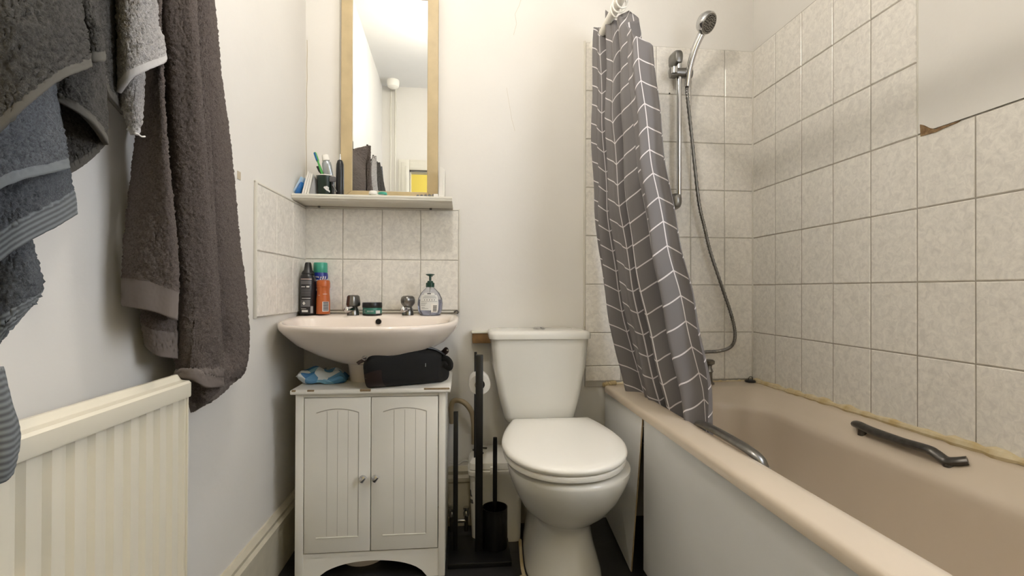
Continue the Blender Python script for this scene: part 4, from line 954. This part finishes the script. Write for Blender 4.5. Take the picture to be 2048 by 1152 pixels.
TA = thing('bath_towel', 'long brown-grey bath towel hanging down to the radiator end', 'towel', (-.56, -.95, .70))
XA = (-.585, -.545, -.522, -.508, -.522, -.56, -.545, -.545, -.565, -.605)
cloth('main_drape', [R(-120, (-.57, -.55, -.54, -.53, -.54, -.56, -.55, -.55, -.57, -.60), (345, 351, 360, 370, 374, 372, 381, 388, 394, 391)),
    R(0, XA, (312, 330, 360, 384, 388, 384, 402, 416, 425, 420)), R(150, XA, (318, 340, 370, 393, 397, 391, 414, 430, 440, 434)), R(300, XA, (325, 350, 378, 404, 408, 400, 428, 448, 460, 452)),
    R(480, XA, (335, 360, 390, 417, 421, 413, 442, 463, 477, 468)), R(600, XA, (345, 368, 398, 427, 431, 424, 456, 479, 492, 482)), R(690, XA, (348, 370, 400, 432, 440, 438, 466, 486, 496, 486)),
    R(745, (-.58, -.55, -.53, -.52, -.525, -.54, -.54, -.55, -.57, -.60), (356, 374, 400, 425, 440, 452, 470, 482, 486, 478)),
    [(376, 792, -.59), (385, 796, -.57), (398, 800, -.555), (415, 798, -.545), (430, 792, -.55), (440, 785, -.555), (450, 778, -.56), (455, 770, -.57), (458, 765, -.585), (452, 762, -.605)],
    [(384, 824, -.60), (388, 822, -.59), (396, 816, -.58), (406, 810, -.575), (414, 804, -.575), (422, 800, -.575), (428, 794, -.58), (432, 790, -.585), (436, 786, -.595), (432, 784, -.61)]], 'towel_brown', TA, 'A', hem=.01)
XF = (-.605, -.565, -.532, -.512, -.555)
cloth('front_fold', [R(-120, (-.58, -.56, -.54, -.53, -.56), (338, 342, 347, 352, 349)), R(0, (-.59, -.56, -.54, -.525, -.56), (302, 306, 312, 319, 315)), R(150, XF, (290, 298, 310, 322, 318)), R(300, XF, (271, 286, 309, 331, 326)), R(480, XF, (251, 274, 313, 348, 344)),
    R(570, XF, (246, 272, 316, 352, 348)), [(246, 612, -.605), (272, 616, -.565), (317, 626, -.528), (350, 640, -.508), (347, 634, -.555)]], 'towel_brown', TA, 'A', hem=.05)
cloth('inner_fold', [R(300, (-.607, -.59, -.575, -.56), (300, 310, 325, 340)), R(590, (-.607, -.59, -.575, -.56), (283, 303, 330, 354)), R(650, (-.607, -.585, -.57, -.56), (285, 305, 332, 354)), [(293, 692, -.606), (312, 709, -.585), (332, 715, -.57), (354, 717, -.56)]], 'towel_brown', TA, 'A', hem=.012)
cloth('turned_hem', [R(640, (-.53, -.52, -.515, -.52), (385, 405, 425, 440)), [(352, 742, -.56), (385, 742, -.525), (415, 752, -.515), (445, 758, -.52)], [(340, 752, -.575), (382, 758, -.53), (412, 775, -.515), (447, 772, -.525)]], 'towel_brown', TA, 'A', hem=.016)

TB = thing('hand_towel', 'small pale grey hand towel hanging in front of the brown one', 'towel', (-.5, -1.19, 1.18))
XB = (-.53, -.502, -.488, -.492, -.53)
cloth('front_fold', [R(-250, (-.54, -.525, -.515, -.52, -.54), (252, 262, 274, 286, 291)), R(-60, XB, (236, 253, 280, 300, 305)), R(0, XB, (236, 252, 280, 304, 310)), R(50, XB, (237, 252, 282, 308, 313)), R(75, XB, (238, 253, 284, 318, 322)), [(238, 186, -.527), (257, 162, -.502), (288, 143, -.487), (324, 127, -.485), (331, 117, -.52)]], 'towel_pale', TB, 'B')
cloth('rear_corner', [R(60, (-.535, -.52, -.51, -.515), (240, 255, 275, 288)), R(140, (-.535, -.52, -.51, -.515), (240, 255, 274, 286)), R(195, (-.535, -.52, -.51, -.515), (244, 256, 272, 284)), R(238, (-.53, -.52, -.512, -.515), (254, 261, 272, 281)), R(270, (-.525, -.52, -.515, -.515), (265, 268, 271, 274))], 'towel_pale', TB, 'B', hem=.006)
o = cloth('left_fold', [R(-250, (-.53, -.54, -.55, -.555), (222, 232, 245, 258)), R(0, (-.505, -.515, -.535, -.55), (184, 200, 222, 244)), R(70, (-.505, -.515, -.535, -.55), (192, 205, 224, 246)), [(206, 160, -.51), (213, 188, -.52), (228, 208, -.535), (247, 230, -.548)]], 'towel_charcoal', TB, 'B', hem=.006)
fin('loose_thread', TUBE(spl([tuple(at(u, v, x=-.512)) for u, v in ((270, 266), (276, 268), (283, 273), (290, 273))], 12), .0012, 6), 'paper', TB)

TC = thing('bath_towel', 'charcoal bath towel nearest the camera with plain woven hems', 'towel', (-.46, -1.36, 1.1))
cloth('front_fold', [R(-350, (-.50, -.48, -.47, -.46, -.48), (20, 45, 70, 95, 118)), R(0, (-.465, -.435, -.428, -.425, -.45), (-70, 0, 60, 120, 158)), R(60, (-.46, -.43, -.42, -.42, -.45), (-70, 0, 60, 125, 168)), [(-70, 310, -.455), (0, 262, -.43), (58, 208, -.416), (118, 158, -.416), (179, 134, -.44)]], 'towel_charcoal', TC, 'C', hem=.012)
cloth('side_fold', [R(-350, (-.49, -.48, -.485, -.50), (112, 122, 132, 138)), R(0, (-.47, -.455, -.455, -.49), (150, 165, 178, 182)), R(60, (-.47, -.455, -.455, -.49), (160, 178, 193, 196)), [(172, 122, -.47), (186, 125, -.455), (204, 122, -.455), (207, 112, -.49)]], 'towel_charcoal', TC, 'C', hem=.010)
cloth('middle_fold', [R(-350, (-.52, -.51, -.50, -.50, -.52), (60, 80, 100, 120, 130)), R(0, (-.505, -.495, -.482, -.478, -.50), (60, 92, 125, 162, 190)), R(130, (-.505, -.495, -.482, -.478, -.50), (80, 110, 142, 182, 205)), [(98, 192, -.505), (124, 208, -.494), (155, 226, -.482), (186, 252, -.478), (212, 290, -.497)]], 'towel_charcoal', TC, 'C', hem=.009)
cloth('inner_fold', [R(60, (-.53, -.52, -.51, -.50), (100, 130, 160, 190)), R(190, (-.53, -.52, -.51, -.502), (112, 142, 175, 206)), R(265, (-.53, -.52, -.51, -.50), (120, 152, 186, 212)), [(136, 350, -.53), (162, 334, -.52), (188, 314, -.51), (211, 288, -.50)]], 'towel_charcoal', TC, 'C', hem=.012)

TD_ = thing('bath_towel', 'slate grey towel with ribbed borders at the left edge', 'towel', (-.49, -1.42, .75))
cloth('front_fold', [R(-350, (-.52, -.50, -.49, -.49, -.51), (-50, -30, 0, 30, 50)), R(60, (-.50, -.475, -.468, -.472, -.495), (-90, -20, 25, 68, 92)), R(200, (-.50, -.475, -.468, -.472, -.495), (-90, -20, 30, 82, 110)), R(280, (-.50, -.475, -.468, -.472, -.495), (-90, -10, 45, 98, 126)), [(-90, 430, -.50), (-5, 380, -.475), (45, 358, -.468), (95, 346, -.472), (135, 336, -.495)]], 'towel_slate', TD_, 'D', hem=.009)
cloth('rear_fold', [R(100, (-.53, -.51, -.50, -.502, -.52), (-70, 0, 35, 70, 95)), R(330, (-.53, -.51, -.50, -.502, -.52), (-70, 0, 50, 102, 132)), R(390, (-.53, -.51, -.50, -.502, -.52), (-70, 5, 55, 112, 146)), [(-70, 570, -.53), (0, 522, -.51), (48, 486, -.50), (110, 452, -.502), (150, 428, -.52)]], 'towel_slate_rib', TD_, 'D', hem=.03)
cloth('inner_fold', [R(380, (-.545, -.53, -.52, -.515, -.53), (-60, -10, 15, 35, 45)), R(490, (-.545, -.53, -.515, -.51, -.53), (-60, -10, 22, 48, 62)), R(560, (-.545, -.53, -.515, -.508, -.53), (-60, -10, 25, 62, 80)), R(595, (-.545, -.53, -.515, -.51, -.53), (-60, -10, 20, 55, 72)), [(-60, 740, -.545), (-25, 705, -.53), (2, 684, -.52), (25, 650, -.515), (48, 622, -.53)]], 'towel_slate_rib', TD_, 'D')
cloth('lower_fold', [R(600, (-.52, -.50, -.485, -.48), (-110, -70, -45, -25)), R(740, (-.51, -.49, -.475, -.475), (-90, -50, -15, 2)), R(800, (-.51, -.485, -.47, -.475), (-85, -40, 2, 16)), R(865, (-.51, -.485, -.465, -.475), (-85, -35, 14, 34)), R(920, (-.51, -.485, -.465, -.475), (-85, -35, 10, 27)), [(-85, 985, -.51), (-35, 975, -.485), (2, 964, -.47), (20, 948, -.475)]], 'towel_slate_ribbed', TD_, 'D', hem=.2)

# small leftovers
fin('chain_stay', TUBE(spl([(-.040, -.020, .861), (-.030, -.022, .868), (-.022, -.030, .862), (-.026, -.040, .858)], 14), .0032, 8), 'chrome_old', SB)
fin('floor_sealant', TUBE(spl([(TX-.085, -.16, .004), (TX-.095, -.28, .004), (TX-.098, -.38, .004), (TX-.085, -.50, .004)], 30), .006, 8), 'seal', W)
